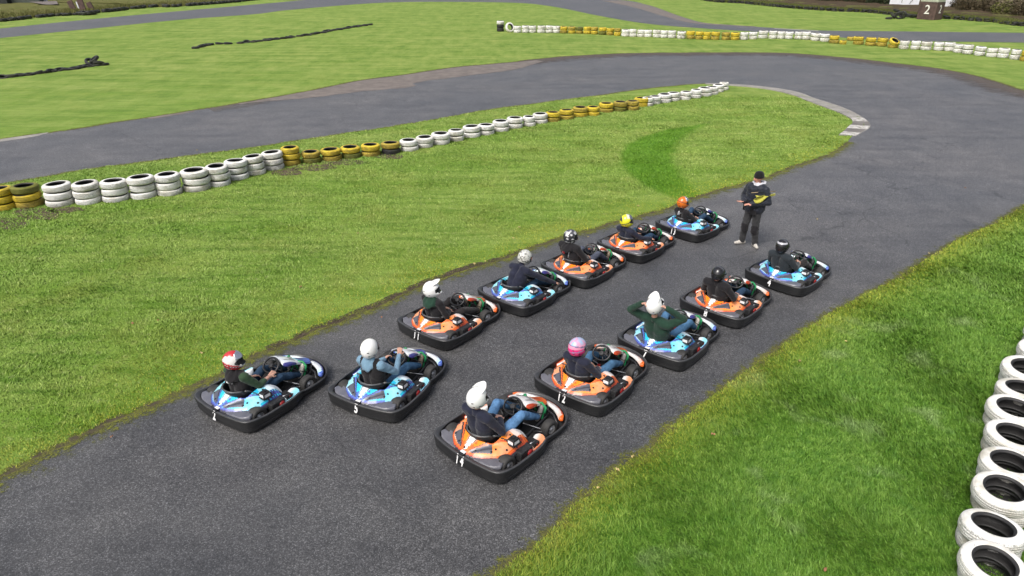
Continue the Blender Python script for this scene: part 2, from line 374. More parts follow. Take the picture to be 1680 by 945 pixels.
# kerb round the inside of the hairpin
nk = 160; ka, kb = resample(smooth_curve(kerb_out, .2), nk), resample(smooth_curve(kerb_in, .2), nk)
vs = []
for i in range(nk):
    a, b = ka[i], kb[i]
    for f, z in ((0, .0), (.04, .020), (.5, .045), (.93, .062), (1., .060), (1.0, .0)):
        p = a.lerp(b, f); vs.append((p.x, p.y, z))
fs = []; 
for i in range(nk - 1):
    for j in range(5): fs.append((i * 6 + j, i * 6 + j + 1, (i + 1) * 6 + j + 1, (i + 1) * 6 + j))
fs += [(0, 1, 2, 3, 4, 5), tuple((nk - 1) * 6 + j for j in (5, 4, 3, 2, 1, 0))]
mi = [0] * len(fs)
for i in range(nk - 1):
    s = i / nk
    if s > .74: mi[i * 5 + 1] = mi[i * 5 + 2] = mi[i * 5 + 3] = 1 if int((1 - s) / .052) % 2 == 0 else 2
n = NB('kerb_white'); p = n.pos(); f = n.noise(p, 5, 6, .75)
M_KW = n.fin(n.mix(n.ramp(f, [(.40, 0.), (.62, 1.)]), (.24, .22, .20), (.62, .60, .57)), .8)
kerb = link('kerb', mesh(vs, fs, mats=mi), [M_CONC2, M_KW, concrete('kerb_grey', (.11, .10, .095), (.21, .195, .18))], kind='structure', label='pale concrete kerb round the hairpin')
bm = bmesh.new(); bm.from_mesh(kerb.data); bmesh.ops.recalc_face_normals(bm, faces=bm.faces); bm.to_mesh(kerb.data); bm.free()

# ------------------------------------------------------------------ grass blades (stuff)
def np_poly(P): return np.array([(p[0], p[1]) for p in P])
def inside(P, poly):
    x, y = P[:, 0], P[:, 1]; r = np.zeros(len(P), bool); n = len(poly); j = n - 1
    for i in range(n):
        xi, yi, xj, yj = *poly[i], *poly[j]
        if yi != yj:
            c = ((yi > y) != (yj > y)) & (x < (xj - xi) * (y - yi) / (yj - yi) + xi); r ^= c
        j = i
    return r
def edge_dist(P, line):
    L = np_poly(line)[::2]; out = np.full(len(P), 9.0)
    for s in range(0, len(P), 60000):
        q = P[s:s + 60000]; best = np.full(len(q), 1e9)
        for k in range(0, len(L), 1): best = np.minimum(best, (q[:, 0] - L[k, 0]) ** 2 + (q[:, 1] - L[k, 1]) ** 2)
        out[s:s + 60000] = np.sqrt(best)
    return out
def frustum(P, m=40):
    x, y = P[:, 0], P[:, 1]; dep = y * math.cos(CAM_T) + CAM_H * math.sin(CAM_T); up = y * math.sin(CAM_T) - CAM_H * math.cos(CAM_T)
    px = 840 + CAM_F * x / dep; py = 472.5 - CAM_F * up / dep
    return (px > -m * 3) & (px < 1680 + m * 3) & (py > 0) & (py < 945 + m * 2) & (dep > 1)
def scatter(x0, x1, y0, y1, dens, poly, inv=False):
    N = int((x1 - x0) * (y1 - y0) * dens); P = np.c_[rng.uniform(x0, x1, N), rng.uniform(y0, y1, N)]
    P = P[frustum(P)]
    r = np.hypot(P[:, 0], P[:, 1]); keep = rng.uniform(0, 1, len(P)) < np.clip((8.5 / r) ** 1.7, .03, 1)
    P = P[keep]; k = inside(P, np_poly(poly)); return P[~k if inv else k]
def blades(name, P, dry, zb, mat, hs=1.0, label=''):
    N = len(P); r = np.hypot(P[:, 0], P[:, 1]); g = np.clip(r / 8.5, .9, 3.2)
    cl = np.array([noise.noise(Vector((a * .9, b * .9, 4.))) + .6 * noise.noise(Vector((a * 3.1, b * 3.1, 9.))) for a, b in P[:: 1]]) if N < 900000 else np.zeros(N)
    h = (.042 + .030 * rng.uniform(0, 1, N) + .035 * np.clip(cl, -.5, .8)) * hs * np.clip(g, 1, 1.3) * (1 - .45 * dry)
    w = (.0040 + .003 * rng.uniform(0, 1, N)) * g * 1.1
    lay = 2.2 + 2.0 * np.array([noise.noise(Vector((a * .8, b * .8, 1.))) for a, b in P])     # locally combed direction
    a = lay + rng.normal(0, .9, N); lean = np.abs(rng.normal(.9, .45, N)) * h
    yaw = rng.uniform(0, 2 * PI, N); wx, wy = np.cos(yaw) * w, np.sin(yaw) * w
    lx, ly = np.cos(a) * lean, np.sin(a) * lean
    V = np.empty((N, 5, 3), np.float32)
    V[:, 0] = np.c_[P[:, 0] - wx, P[:, 1] - wy, np.full(N, zb)]; V[:, 1] = np.c_[P[:, 0] + wx, P[:, 1] + wy, np.full(N, zb)]
    V[:, 2] = np.c_[P[:, 0] - wx * .7 + lx * .4, P[:, 1] - wy * .7 + ly * .4, zb + h * .65]; V[:, 3] = np.c_[P[:, 0] + wx * .7 + lx * .4, P[:, 1] + wy * .7 + ly * .4, zb + h * .65]
    V[:, 4] = np.c_[P[:, 0] + lx, P[:, 1] + ly, zb + h]
    me = bpy.data.meshes.new('m'); me.vertices.add(N * 5); me.vertices.foreach_set('co', V.reshape(-1))
    base = np.arange(N)[:, None] * 5; loops = (base + np.array([0, 1, 3, 2, 2, 3, 4])).reshape(-1).astype(np.int32)
    me.loops.add(N * 7); me.loops.foreach_set('vertex_index', loops)
    st = (np.arange(N)[:, None] * 7 + np.array([0, 4])).reshape(-1).astype(np.int32)
    me.polygons.add(N * 2); me.polygons.foreach_set('loop_start', st)
    me.update(calc_edges=True); me.validate()
    for nm, val in (('dry', dry), ('tint', rng.uniform(0, 1, N))):
        at_ = me.attributes.new(nm, 'FLOAT', 'POINT'); at_.data.foreach_set('value', np.repeat(val, 5).astype(np.float32))
    return link(name, me, mat, kind='stuff', label=label)
n = NB('grass_blade'); tint = n.attr('tint')
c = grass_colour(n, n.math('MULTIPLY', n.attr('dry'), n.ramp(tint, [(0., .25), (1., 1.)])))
c = n.mix(n.ramp(tint, [(.0, .30), (.45, 0.)]), c, n.mix(1.0, c, (.45, .5, .4), 'MULTIPLY'))
c = n.mix(n.ramp(tint, [(.62, .0), (.97, .75)]), c, n.mix(1.0, c, (1.75, 1.5, 2.2), 'MULTIPLY'))
M_BLADE = n.fin(c, .6, Specular_IOR_Level=.25)
n.put(n.b, 'Transmission Weight', 0.0)
trk = track + []
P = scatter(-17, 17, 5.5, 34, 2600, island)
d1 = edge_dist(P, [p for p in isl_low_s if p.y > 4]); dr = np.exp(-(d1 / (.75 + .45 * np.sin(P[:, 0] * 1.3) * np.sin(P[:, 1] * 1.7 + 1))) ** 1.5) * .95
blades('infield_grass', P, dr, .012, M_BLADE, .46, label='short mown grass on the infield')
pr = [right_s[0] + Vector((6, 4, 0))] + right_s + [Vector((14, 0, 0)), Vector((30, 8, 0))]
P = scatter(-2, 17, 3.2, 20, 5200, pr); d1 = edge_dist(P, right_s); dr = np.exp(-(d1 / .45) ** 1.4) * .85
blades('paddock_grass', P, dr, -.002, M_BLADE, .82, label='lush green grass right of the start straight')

# ------------------------------------------------------------------ tyres
def tyre_mesh(name, paint, seg=40, top=True):
    pr = [(.585, -.30), (.60, -.40), (.68, -.475), (.80, -.49), (.885, -.45), (.955, -.36), (.985, -.26), (.995, -.19), (.978, -.175), (.978, -.155), (1.0, -.14), (1.0, -.02), (.98, -.005), (.98, .005), (1.0, .02), (1.0, .14), (.978, .155), (.978, .175), (.995, .19), (.985, .26),
          (.955, .36), (.885, .45), (.80, .49), (.68, .475), (.60, .40), (.585, .30), (.62, .27), (.80, .33), (.93, .20), (.94, 0), (.93, -.20), (.80, -.33), (.62, -.27)]
    mi = [0] * len(pr)
    for i in range(len(pr)):
        if i >= 23 or i <= 2: mi[i] = 1
        if not top and (i >= 21 or i <= 3): mi[i] = 1
    bm = bmesh.new(); add_lathe(bm, pr, seg, closed=True, mi=mi)
    rs = random.random() * 9
    for v in bm.verts:
        k = 1 + .018 * noise.noise(Vector((v.co.x * 1.2, v.co.y * 1.2, rs))); v.co.x *= k; v.co.y *= k
        v.co.z += .035 * noise.noise(Vector((v.co.x, v.co.y, rs + 4)))
    me = bm_mesh(bm, True); me.materials.append(paint); me.materials.append(M_RUB); return me
n = NB('tyre_rubber'); f = n.noise(n.addv(n.obj(), n.rnd()), 6, 4); n.bump(f, .4, .02)
M_RUB = n.fin(n.mix(f, (.010, .010, .011), (.032, .031, .030)), .62)
def tyre_paint(name, a, b, under=(.03, .028, .026), wear=.62, grime=(.16, .15, .06)):
    n = NB(name); o = n.obj(); r = n.rnd(); off = n.n('CombineXYZ', {'X': n.math('MULTIPLY', r, 37.), 'Y': n.math('MULTIPLY', r, 71.), 'Z': 0.0}).outputs[0]
    p = n.addv(o, off)
    s = n.n('SeparateXYZ', {'Vector': o}); ang = n.math('ARCTAN2', s.outputs[1], s.outputs[0])
    cyl = n.n('CombineXYZ', {'X': n.math('MULTIPLY', ang, 9.), 'Y': n.math('MULTIPLY', s.outputs[2], 7.0), 'Z': n.math('MULTIPLY', r, 9.)}).outputs[0]
    blocks = n.n('TexVoronoi', {'Vector': cyl, 'Scale': 1.3, 'Randomness': .55}, feature='DISTANCE_TO_EDGE').outputs[0]
    rad = n.math('SQRT', n.math('ADD', n.math('POWER', s.outputs[0], 2.), n.math('POWER', s.outputs[1], 2.)))
    ontread = n.ramp(rad, [(.94, 0.), (.965, 1.)])
    f1 = n.noise(p, 2.2, 6, .7); f2 = n.noise(p, 7, 5, .75); f3 = n.noise(p, 1.2, 3)
    c = n.mix(n.ramp(f1, [(.3, 0.), (.7, 1.)]), a, b)
    c = n.mix(n.ramp(n.math('ADD', f3, n.math('MULTIPLY', r, .12)), [(.52, 0.), (.72, .6)]), c, grime)
    c = n.mix(n.ramp(n.mix(.4, f2, f1), [(wear, 0.), (wear + .07, 1.)]), c, under)
    c = n.mix(n.math('MULTIPLY', n.ramp(blocks, [(0., .8), (.09, 0.)]), n.math('MULTIPLY', ontread, n.ramp(f1, [(.35, .15), (.6, 1.)]))), c, tuple(x * .22 for x in a))
    # soil splash low on the wall (real dirt, by height above ground)
    z = n.n('SeparateXYZ', {'Vector': n.pos()}).outputs[2]
    low = n.math('MULTIPLY', n.ramp(z, [(0., 1.), (.13, 0.)]), n.ramp(n.noise(n.pos(), 5, 4, .7), [(.45, 0.), (.62, .8)]))
    c = n.mix(low, c, (.055, .045, .03))
    rings = n.math('SINE', n.math('MULTIPLY', rad, 95.))
    n.bump(n.math('ADD', n.math('MULTIPLY', n.math('MULTIPLY', n.ramp(blocks, [(0., 0.), (.1, 1.)]), ontread), 1.0), n.math('MULTIPLY', rings, .10)), .7, .012)
    return n.fin(c, .55, Specular_IOR_Level=.35)
M_TW = tyre_paint('white_tyre_paint', (.74, .73, .69), (.84, .83, .80), wear=.645, grime=(.45, .42, .32))
M_TWW = tyre_paint('worn_white_tyre_paint', (.66, .64, .59), (.82, .81, .77), wear=.585, grime=(.30, .27, .17))
M_TY = tyre_paint('yellow_tyre_paint', (.56, .41, .028), (.72, .55, .05), wear=.64, grime=(.22, .17, .03))
M_TYW = tyre_paint('worn_yellow_tyre_paint', (.36, .27, .035), (.50, .38, .06), wear=.57, grime=(.14, .125, .03))
M_TO = tyre_paint('olive_tyre_paint', (.115, .125, .018), (.21, .20, .03), wear=.62, grime=(.06, .08, .02))
M_TB = tyre_paint('black_tyre_skin', (.016, .016, .017), (.032, .032, .032), wear=.60, grime=(.05, .055, .03))
TM = {}
for key, m in (('w', M_TW), ('v', M_TWW), ('y', M_TY), ('z', M_TYW), ('o', M_TO), ('b', M_TB)):
    TM[key] = [tyre_mesh(key, m, 40 if key in 'wvyzo' else 20) for _ in range(3)]
    TM[key + 'L'] = [tyre_mesh(key, m, 40, False) for _ in range(3)]
CN = {'w': 'white', 'v': 'scuffed white', 'y': 'yellow', 'z': 'grimy yellow', 'o': 'olive green', 'b': 'black'}
ORD = ['first', 'second', 'third', 'fourth', 'fifth', 'sixth', 'seventh', 'eighth', 'ninth', 'tenth', 'eleventh', 'twelfth', 'thirteenth', 'fourteenth', 'fifteenth', 'sixteenth', 'seventeenth', 'eighteenth', 'nineteenth']
TENS = {20: 'twent', 30: 'thirt', 40: 'fort', 50: 'fift', 60: 'sixt', 70: 'sevent', 80: 'eight'}
def ordinal(i):
    if i < 20: return ORD[i - 1]
    t = TENS[i // 10 * 10]
    return t + 'ieth' if i % 10 == 0 else t + 'y-' + ORD[i % 10 - 1]
def tyre(key, p, R, hz, label, group, tilt=(0, 0), rz=None, low=False):
    o = bpy.data.objects.new('tyre', random.choice(TM[key + ('L' if low else '')])); COL.objects.link(o)
    o.location = p; o.scale = (R, R, hz); o.rotation_euler = (tilt[0], tilt[1], random.uniform(0, 6.28) if rz is None else rz)
    o['label'] = label; o['category'] = 'tyre'; o['group'] = group; return o
def lvl(i, n): return 'only' if n == 1 else ('topmost' if i == n - 1 else 'bottom' if i == 0 else 'middle')
def wide(x): return math.sqrt(1 + ((x - 840) / CAM_F * math.cos(CAM_T)) ** 2)      # a flat round thing looks this much broader towards the side
def wall(rows, where, group, th=.202, jit=.012):
    """rows of (centre px x, base px y, width px, colour keys bottom to top)"""
    for k, (x, yb, w, keys) in enumerate(rows):
        p = at(x, yb); dirv = Vector((p.x, p.y, 0)).normalized(); R = .3
        for _ in range(4):
            c = p + dirv * R; R = w / 2 / ppm((c.x, c.y, th * len(keys))) / wide(x)
        R = min(max(R, .24), .40); z = -.02
        for i, kk in enumerate(keys):
            t_ = th * random.uniform(.93, 1.07)
            lab = f"{CN[kk]} tyre, {lvl(i, len(keys))} of the {ordinal(k + 1)} stack from left, {where}"
            tyre(kk, (c.x + random.gauss(0, jit), c.y + random.gauss(0, jit), z + t_ / 2), R * random.uniform(.98, 1.02), t_ * .99, lab, group, (random.gauss(0, .02), random.gauss(0, .02)), low=i < len(keys) - 1)
            z += t_
infield_rows = [(10, 347, 48, 'yyy'), (52, 343, 49, 'zyo'), (103, 340, 50, 'vww'), (150, 337, 47, 'wwv'), (194, 333, 46, 'www'), (239, 328, 46, 'www'), (282, 323, 42, 'www'), (325, 316, 47, 'vww'), (362, 308, 39, 'www'), (391, 297, 39, 'www'), (421, 289, 34, 'vww'), (450, 281, 36, 'vww'),
    (480, 273.6, 31, 'zyy'), (512.5, 270, 32, 'oz'), (545, 266, 33, 'zy'), (578, 262, 33, 'oy'), (610, 258.6, 32, 'zy'), (642, 255, 32, 'bz'), (672, 250, 30, 'vw'), (697, 244, 30, 'vw'), (723, 239, 31, 'vw'), (749, 233, 27, 'vw'), (774, 227, 29.5, 'ww'), (798, 223, 28, 'vw'), (822, 217.5, 27.5, 'vw'), (845, 212, 27, 'ww'), (868, 208.6, 21, 'vw'), (885, 204, 25, 'vw'),
    (906, 201, 25, 'zy'), (929, 197, 25, 'zy'), (952, 193, 25, 'yz'), (973, 191, 22, 'yy'), (994, 185.5, 24.5, 'zy'), (1017, 184, 23.5, 'oz'), (1037, 182, 22, 'zz'), (1051, 176, 24, 'yy'), (1062, 175, 20, 'vw'), (1074, 172, 20, 'vw'), (1089, 169.5, 23, 'vw'), (1104, 167, 22, 'vw'), (1124, 165, 20, 'vw'), (1141, 162, 18, 'vw'), (1156, 159, 24, 'vw'), (1167, 156, 22, 'vw'), (1177, 152, 19, 'vw'), (1187, 148.5, 13, 'vw')]
wall(infield_rows, 'infield wall', 'painted tyres of the infield wall')
far_rows = [(821, 52, 12, 'bbv')] + [(x, y, w, k) for x, y, w, k in [(849, 54, 12.5, 'ww'), (862, 54, 12.5, 'ww'), (874, 54, 12.5, 'ww'), (888, 54.3, 13.5, 'ww'), (901, 54.3, 12.5, 'ww'), (913, 54.5, 12.5, 'ww'),
    (925, 55, 12.5, 'zy'), (938, 55.3, 12.5, 'yz'), (950.5, 55.5, 12, 'zo'), (963, 56, 12.5, 'yy'), (975, 56.5, 12, 'yz'), (988, 57.5, 13, 'oy'), (1001, 58, 12.5, 'zy'), (1013, 59, 11.5, 'yz'),
    (1026, 60.3, 14, 'vw'), (1038, 60.8, 12, 'vw'), (1051, 61, 12.5, 'ww'), (1063, 61.3, 13.5, 'ww'), (1077, 62, 13.5, 'ww'), (1089, 62.5, 12, 'ww'), (1102, 63, 14, 'vw'), (1117, 63.8, 15, 'vw'),
    (1132, 64.3, 14, 'zy'), (1146, 65, 13, 'zy'), (1159, 65.3, 12.5, 'yy'), (1173, 65.6, 15, 'zy'), (1190, 66, 14.5, 'zz'), (1205, 66, 15, 'yy'),
    (1220, 65.7, 14, 'vw'), (1235, 64.8, 14, 'vw'), (1251, 63.5, 16.5, 'ww'), (1267, 64, 13.5, 'vw'), (1280, 64, 13, 'ww'), (1294, 64.3, 14, 'ww'), (1309, 64.8, 13.5, 'vw'), (1322, 65.5, 14, 'vw'), (1337, 67.3, 18, 'vw'), (1352, 68.8, 16, 'ww'),
    (1367, 71.5, 17, 'zy'), (1382, 73, 12, 'y'), (1395, 67, 13, 'z'), (1407, 73.5, 18.5, 'zy'), (1427, 75.3, 18, 'zy'), (1446, 76.5, 18.5, 'zy'),
    (1482, 81, 16, 'vv'), (1500, 81.7, 16, 'vw'), (1518, 82.6, 19, 'vv'), (1538, 83.4, 17, 'vw'), (1556, 84.2, 19, 'vw'), (1570, 87, 17, 'vv'), (1586, 89.3, 18, 'vv'), (1606, 91.7, 19, 'ww'), (1625, 94, 18, 'vv'), (1644, 95.5, 20, 'ww'), (1663, 98, 17, 'vw'), (1680, 100.5, 17, 'zy'), (1698, 103, 18, 'zy')]]
wall(far_rows, 'far wall', 'painted tyres of the far wall', .31)
p = at(1464, 79); dirv = Vector((p.x, p.y, 0)).normalized(); p = p + dirv * .38
tyre('z', (p.x, p.y, .13), .36, .27, 'yellow tyre lying beneath the tilted yellow tyre in the far wall', 'painted tyres of the far wall')
tyre('y', (p.x, p.y - .05, .44), .40, .27, 'bright yellow tyre tilted towards the camera in the far wall', 'painted tyres of the far wall', (.55, .05))
p = at(836, 53); tyre('w', (p.x, p.y + .15, .42), .44, .30, 'white tyre standing on edge at the left end of the far wall', 'painted tyres of the far wall', (1.25, .1), .5)
# right foreground row: two-high, white, close to the camera
right_rows = [(1634, 992, 120), (1634, 919, 118), (1632, 859, 112), (1651, 798, 108), (1660, 754, 104), (1668, 709, 102), (1668, 666, 98), (1682, 634, 94), (1690, 600, 92), (1716, 570, 90), (1724, 541, 86), (1744, 515, 84)]
for k, (x, y, w) in enumerate(right_rows):
    p = at(x, y, .40); R = w / 2 / ppm(p) / wide(x)
    tl = (random.gauss(.05, .03), random.gauss(-.05, .04))
    o = tyre('v' if k % 3 != 2 else 'w', (p.x, p.y, .285), R, .20, f"scuffed white tyre, upper of the {ordinal(k + 1)} pair from the bottom of the right row", 'white tyres of the right row', tl, rz=random.choice((0, PI)) + .15)
    o = tyre('v', (p.x + .045 + random.gauss(0, .015), p.y + .02, .088), R * .98, .20, f"scuffed white tyre, lower of the {ordinal(k + 1)} pair from the bottom of the right row", 'white tyres of the right row', (0, -.03), rz=.1, low=True)
def text_mesh(s, size, depth=.004, bold=.02, sx=.8):
    cu = bpy.data.curves.new('t', 'FONT'); cu.body = s; cu.size = size; cu.extrude = depth; cu.offset = bold * size; cu.align_x = 'CENTER'; cu.align_y = 'CENTER'; cu.resolution_u = 3
    o = bpy.data.objects.new('t', cu); COL.objects.link(o); bpy.context.view_layer.update()
    me = bpy.data.meshes.new_from_object(o.evaluated_get(bpy.context.evaluated_depsgraph_get()))
    bpy.data.objects.remove(o); me.transform(Matrix.Diagonal((sx, 1, 1, 1))); return me
# ================================================================== karts
KARTS = [  # x, y, heading deg, scheme, number, label words
    ('k2', -3.723, 8.601, 56.7, 'b', '2', 'blue and violet rental kart numbered 2, rearmost on the left of the grid'),
    ('k5', -1.832, 8.823, 63.5, 'b', '5', 'cyan rental kart numbered 5 under the driver in denim hoodie'),
    ('k14', -.047, 7.57, 48.5, 'o', '14', 'orange rental kart numbered 14, nearest to the camera'),
    ('k12', 1.354, 8.969, 49.8, 'o', '12', 'orange rental kart numbered 12 under the driver in pink helmet'),
    ('k7', 2.83, 10.171, 47.9, 'b', '7', 'blue rental kart numbered 7 under the driver fixing his helmet'),
    ('k11', -1.048, 10.821, 50.8, 'o', '11', 'orange rental kart numbered 11 under the driver in black hoodie'),
    ('kg', .347, 12.018, 47.8, 'b', '', 'blue rental kart whose driver bends forward and reaches for the front wheel'),
    ('kbk', 1.64, 13.22, 46.6, 'o', '', 'orange rental kart under the driver in black and white helmet'),
    ('ky', 2.975, 14.473, 46.1, 'o', '', 'orange rental kart under the driver in yellow helmet'),
    ('k13', 4.578, 15.673, 41.5, 'b', '13', 'blue rental kart numbered 13 beside the standing marshal'),
    ('k8', 4.231, 11.568, 45.6, 'o', '8', 'orange rental kart numbered 8 under the driver in black helmet'),
    ('kl', 5.902, 12.836, 41.8, 'b', '4', 'blue rental kart furthest right, number 4 on its bumper'),
]
M_BUMP = None
n = NB('bumper_plastic'); o = n.addv(n.obj(), n.rnd()); f = n.noise(o, 3.5, 5, .7); g = n.noise(n.scalev(o, (4, 4, 30)), 3., 4, .7); s_ = n.noise(n.scalev(o, (30, 30, 160)), 1., 3, .7)
c = n.mix(n.ramp(f, [(.3, 0.), (.7, 1.)]), (.009, .0093, .010), (.019, .0195, .021))
c = n.mix(n.ramp(g, [(.60, 0.), (.70, .55)]), c, (.035, .034, .032)); c = n.mix(n.ramp(s_, [(.66, 0.), (.72, .8)]), c, (.16, .16, .16))
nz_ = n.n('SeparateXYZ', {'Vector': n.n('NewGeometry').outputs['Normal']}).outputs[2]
c = n.mix(n.math('MULTIPLY', n.ramp(nz_, [(.62, 0.), (.92, .8)]), n.ramp(f, [(.3, .6), (.7, 1.)])), c, (.075, .075, .078))      # sky reflection painted as paler grey on the upward faces
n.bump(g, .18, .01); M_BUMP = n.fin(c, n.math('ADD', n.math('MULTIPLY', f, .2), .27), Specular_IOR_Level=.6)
M_BLKP = plain('black_plastic', (.014, .014, .016), .42, var=.4, scale=20)
M_MBLK = plain('matt_black_tray', (.010, .010, .011), .8, var=.5, scale=8)
M_KRUB = plain('kart_tyre_rubber', (.030, .029, .028), .72, var=.35, scale=12, bump=.3)
M_RIM = plain('alloy_rim', (.52, .52, .53), .4, metal=.25, var=.25, scale=30)
M_STEEL = plain('steel_tube', (.34, .35, .37), .38, metal=.8, var=.3, scale=30)
M_FRAME = plain('dark_frame_tube', (.022, .022, .025), .4, var=.3)
M_GREEN = plain('green_plastic', (.020, .24, .085), .42, var=.25, scale=18)
M_RED = plain('red_plastic', (.24, .012, .012), .4, var=.25, scale=18)
M_ENG = plain('engine_casting', (.035, .035, .037), .5, metal=.3, var=.5, scale=40)
M_WCAP = plain('white_airbox_side', (.72, .72, .74), .35, var=.08)
M_DECAL = plain('white_number', (.80, .80, .80), .5, var=.04)
M_TRIM = plain('seat_trim', (.085, .088, .092), .35, var=.4, scale=14)
M_SEAT = plain('seat_shell', (.013, .013, .015), .38, var=.3, scale=10)
n = NB('kart_paint'); f = n.noise(n.obj(), 9, 5, .7); gr = n.noise(n.scalev(n.obj(), (5, 5, 5)), 4, 5, .75); cc = n.attr('paint', 'Color')
cc = n.mix(n.ramp(gr, [(.56, 0.), (.68, .55)]), cc, n.mix(1.0, cc, (.55, .53, .52), 'MULTIPLY')); sc2 = n.noise(n.scalev(n.obj(), (120, 20, 20)), 1.5, 3, .7)
cc = n.mix(n.ramp(sc2, [(.70, 0.), (.75, .45)]), cc, (.6, .6, .6))
M_PAINT = n.fin(cc, n.math('ADD', n.math('MULTIPLY', f, .2), .26), Coat_Weight=.25, Coat_Roughness=.15)
SCH = {'o': dict(O=(.74, .135, .018), D=(.50, .06, .018), S=(.82, .32, .15), Y=(.90, .25, .008), W=(.78, .76, .74), G=(.090, .090, .108), K=(.03, .03, .035)),
       'b': dict(O=(.075, .135, .46), D=(.05, .05, .24), S=(.30, .70, .82), Y=(.02, .50, .74), W=(.76, .79, .82), G=(.085, .09, .12), K=(.03, .03, .04))}
def lerp3(a, b, t): t = max(0, min(1, t)); return tuple(x + (y - x) * t for x, y in zip(a, b))
def seg_d(px, py, poly):
    best = 9
    for i in range(len(poly) - 1):
        ax, ay = poly[i]; bx, by = poly[i + 1]; vx, vy = bx - ax, by - ay
        t = max(0, min(1, ((px - ax) * vx + (py - ay) * vy) / (vx * vx + vy * vy + 1e-12)))
        best = min(best, math.hypot(px - ax - t * vx, py - ay - t * vy))
    return best
def panel_mesh(poly, hf, cf, step=.02, skirt=.05, rnd=True):
    if rnd: poly = [(p.x, p.y) for p in smooth_curve(poly, step * 1.2, closed=True)]
    bm = bmesh.new(); bm.faces.new([bm.verts.new((x, y, 0)) for x, y in poly])
    xs = [p[0] for p in poly]; ys = [p[1] for p in poly]
    for ax, lo, hi in ((0, min(xs), max(xs)), (1, min(ys), max(ys))):
        k = math.ceil(lo / step) * step + .0007
        while k < hi:
            co_ = (k, 0, 0) if ax == 0 else (0, k, 0); no = (1, 0, 0) if ax == 0 else (0, 1, 0)
            bmesh.ops.bisect_plane(bm, geom=bm.verts[:] + bm.edges[:] + bm.faces[:], plane_co=co_, plane_no=no, dist=1e-5); k += step
    bmesh.ops.recalc_face_normals(bm, faces=bm.faces)
    if sum(f.normal.z for f in bm.faces) < 0: bmesh.ops.reverse_faces(bm, faces=bm.faces)
    be = [e for e in bm.edges if e.is_boundary]
    for v in bm.verts: v.co.z = hf(v.co.x, v.co.y)
    r = bmesh.ops.extrude_edge_only(bm, edges=be)
    for v in [g for g in r['geom'] if isinstance(g, bmesh.types.BMVert)]: v.co.z -= skirt
    cl = bm.loops.layers.float_color.new('paint')
    for f in bm.faces:
        f.smooth = True
        mc = f.calc_center_median(); q = (*cf(mc.x, mc.y), 1)
        for l in f.loops: l[cl] = q
    me = bpy.data.meshes.new('m'); bm.to_mesh(me); bm.free(); me.materials.append(M_PAINT); return me
def sstep(a, b, x): t = max(0, min(1, (x - a) / (b - a))); return t * t * (3 - 2 * t)

BP = [(-.935, 0), (-.928, -.22), (-.905, -.42), (-.885, -.52), (-.865, -.572), (-.815, -.622), (-.76, -.645), (-.62, -.655), (-.40, -.66), (-.12, -.652), (.02, -.625), (.12, -.578), (.22, -.552), (.40, -.556), (.58, -.540), (.72, -.470), (.83, -.34), (.895, -.18), (.92, 0)]
BPATH = smooth_curve(BP + [(x, -y) for x, y in BP[-2:0:-1]], .03, closed=True)
def bumper_mesh():
    bm = bmesh.new(); rings = []
    N = len(BPATH)
    for i, p in enumerate(BPATH):
        t = (BPATH[(i + 1) % N] - BPATH[i - 1]).normalized(); inn = Vector((-t.y, t.x, 0))
        r = sstep(-.55, -.82, p.x); cen = sstep(.55, .1, abs(p.y)) * r; fr = sstep(.2, .5, p.x)
        wt = .022 + .050 * r; zt = .212 + .028 * r - .082 * sstep(.0, .3, p.x); slot = .010 if (math.sin(p.x * 9) + math.sin(p.y * 9)) > .2 else 0
        prof = [(.040, .035), (.012, .040), (.000, .060), (.002, .088), (.002 + slot, .092), (.002 + slot, .106), (-.002, .110), (-.010, .165), (-.016, zt - .016), (-.012, zt - .004), (-.004, zt), (.010, zt + .001), (wt * .85, zt - .020 * r - .001), (wt, zt - .008 - .026 * r), (wt + .002, zt - .05), (wt + .03, .07)]
        rings.append([bm.verts.new((p.x + inn.x * d_, p.y + inn.y * d_, z)) for d_, z in prof])
    m = len(rings[0])
    for i in range(N):
        a, b = rings[i], rings[(i + 1) % N]
        for k in range(m): bm.faces.new((a[k], b[k], b[(k + 1) % m], a[(k + 1) % m]))
    bm.verts.index_update(); sh = []
    for e in bm.edges:
        a, b = e.verts[0].index, e.verts[1].index
        if a % m == b % m and a % m in (1, 3, 4, 5, 6, 8, 11, 13): e.smooth = False
    return bm_mesh(bm, True)
COWL = [(-.90, .03), (-.90, -.03), (-.875, -.15), (-.82, -.27), (-.755, -.36), (-.70, -.43), (-.62, -.485), (-.50, -.51), (-.25, -.515), (-.12, -.49), (-.07, -.42), (-.10, -.33), (-.20, -.275), (-.36, -.275), (-.50, -.285), (-.62, -.22), (-.685, 0), (-.62, .22), (-.50, .285), (-.36, .275), (-.20, .275), (-.10, .33), (-.07, .42), (-.12, .48), (-.45, .51), (-.60, .475), (-.755, .37), (-.86, .22)]
CEDGE = [p for p in COWL[-6:]] + [p for p in COWL[:11]]; SEDGE = COWL[12:22]
def cowl_h(x, y):
    d = seg_d(x, y, CEDGE); s = seg_d(x, y, SEDGE)
    z = .225 + .125 * (1 - math.exp(-d / .10)) + .035 * sstep(-.62, -.45, x) * sstep(.02, .12, d); z += .035 * math.exp(-s / .06) * sstep(-.2, -.5, x)
    if x > -.5: z += .02 * math.sin((x + .5) * 6) ; z -= .05 * sstep(-.25, -.06, x)
    th = math.degrees(math.atan2(abs(y), x + .95)); z -= .014 * math.exp(-((th - 38) / 5) ** 2) * sstep(.05, .2, x + .95)
    return z
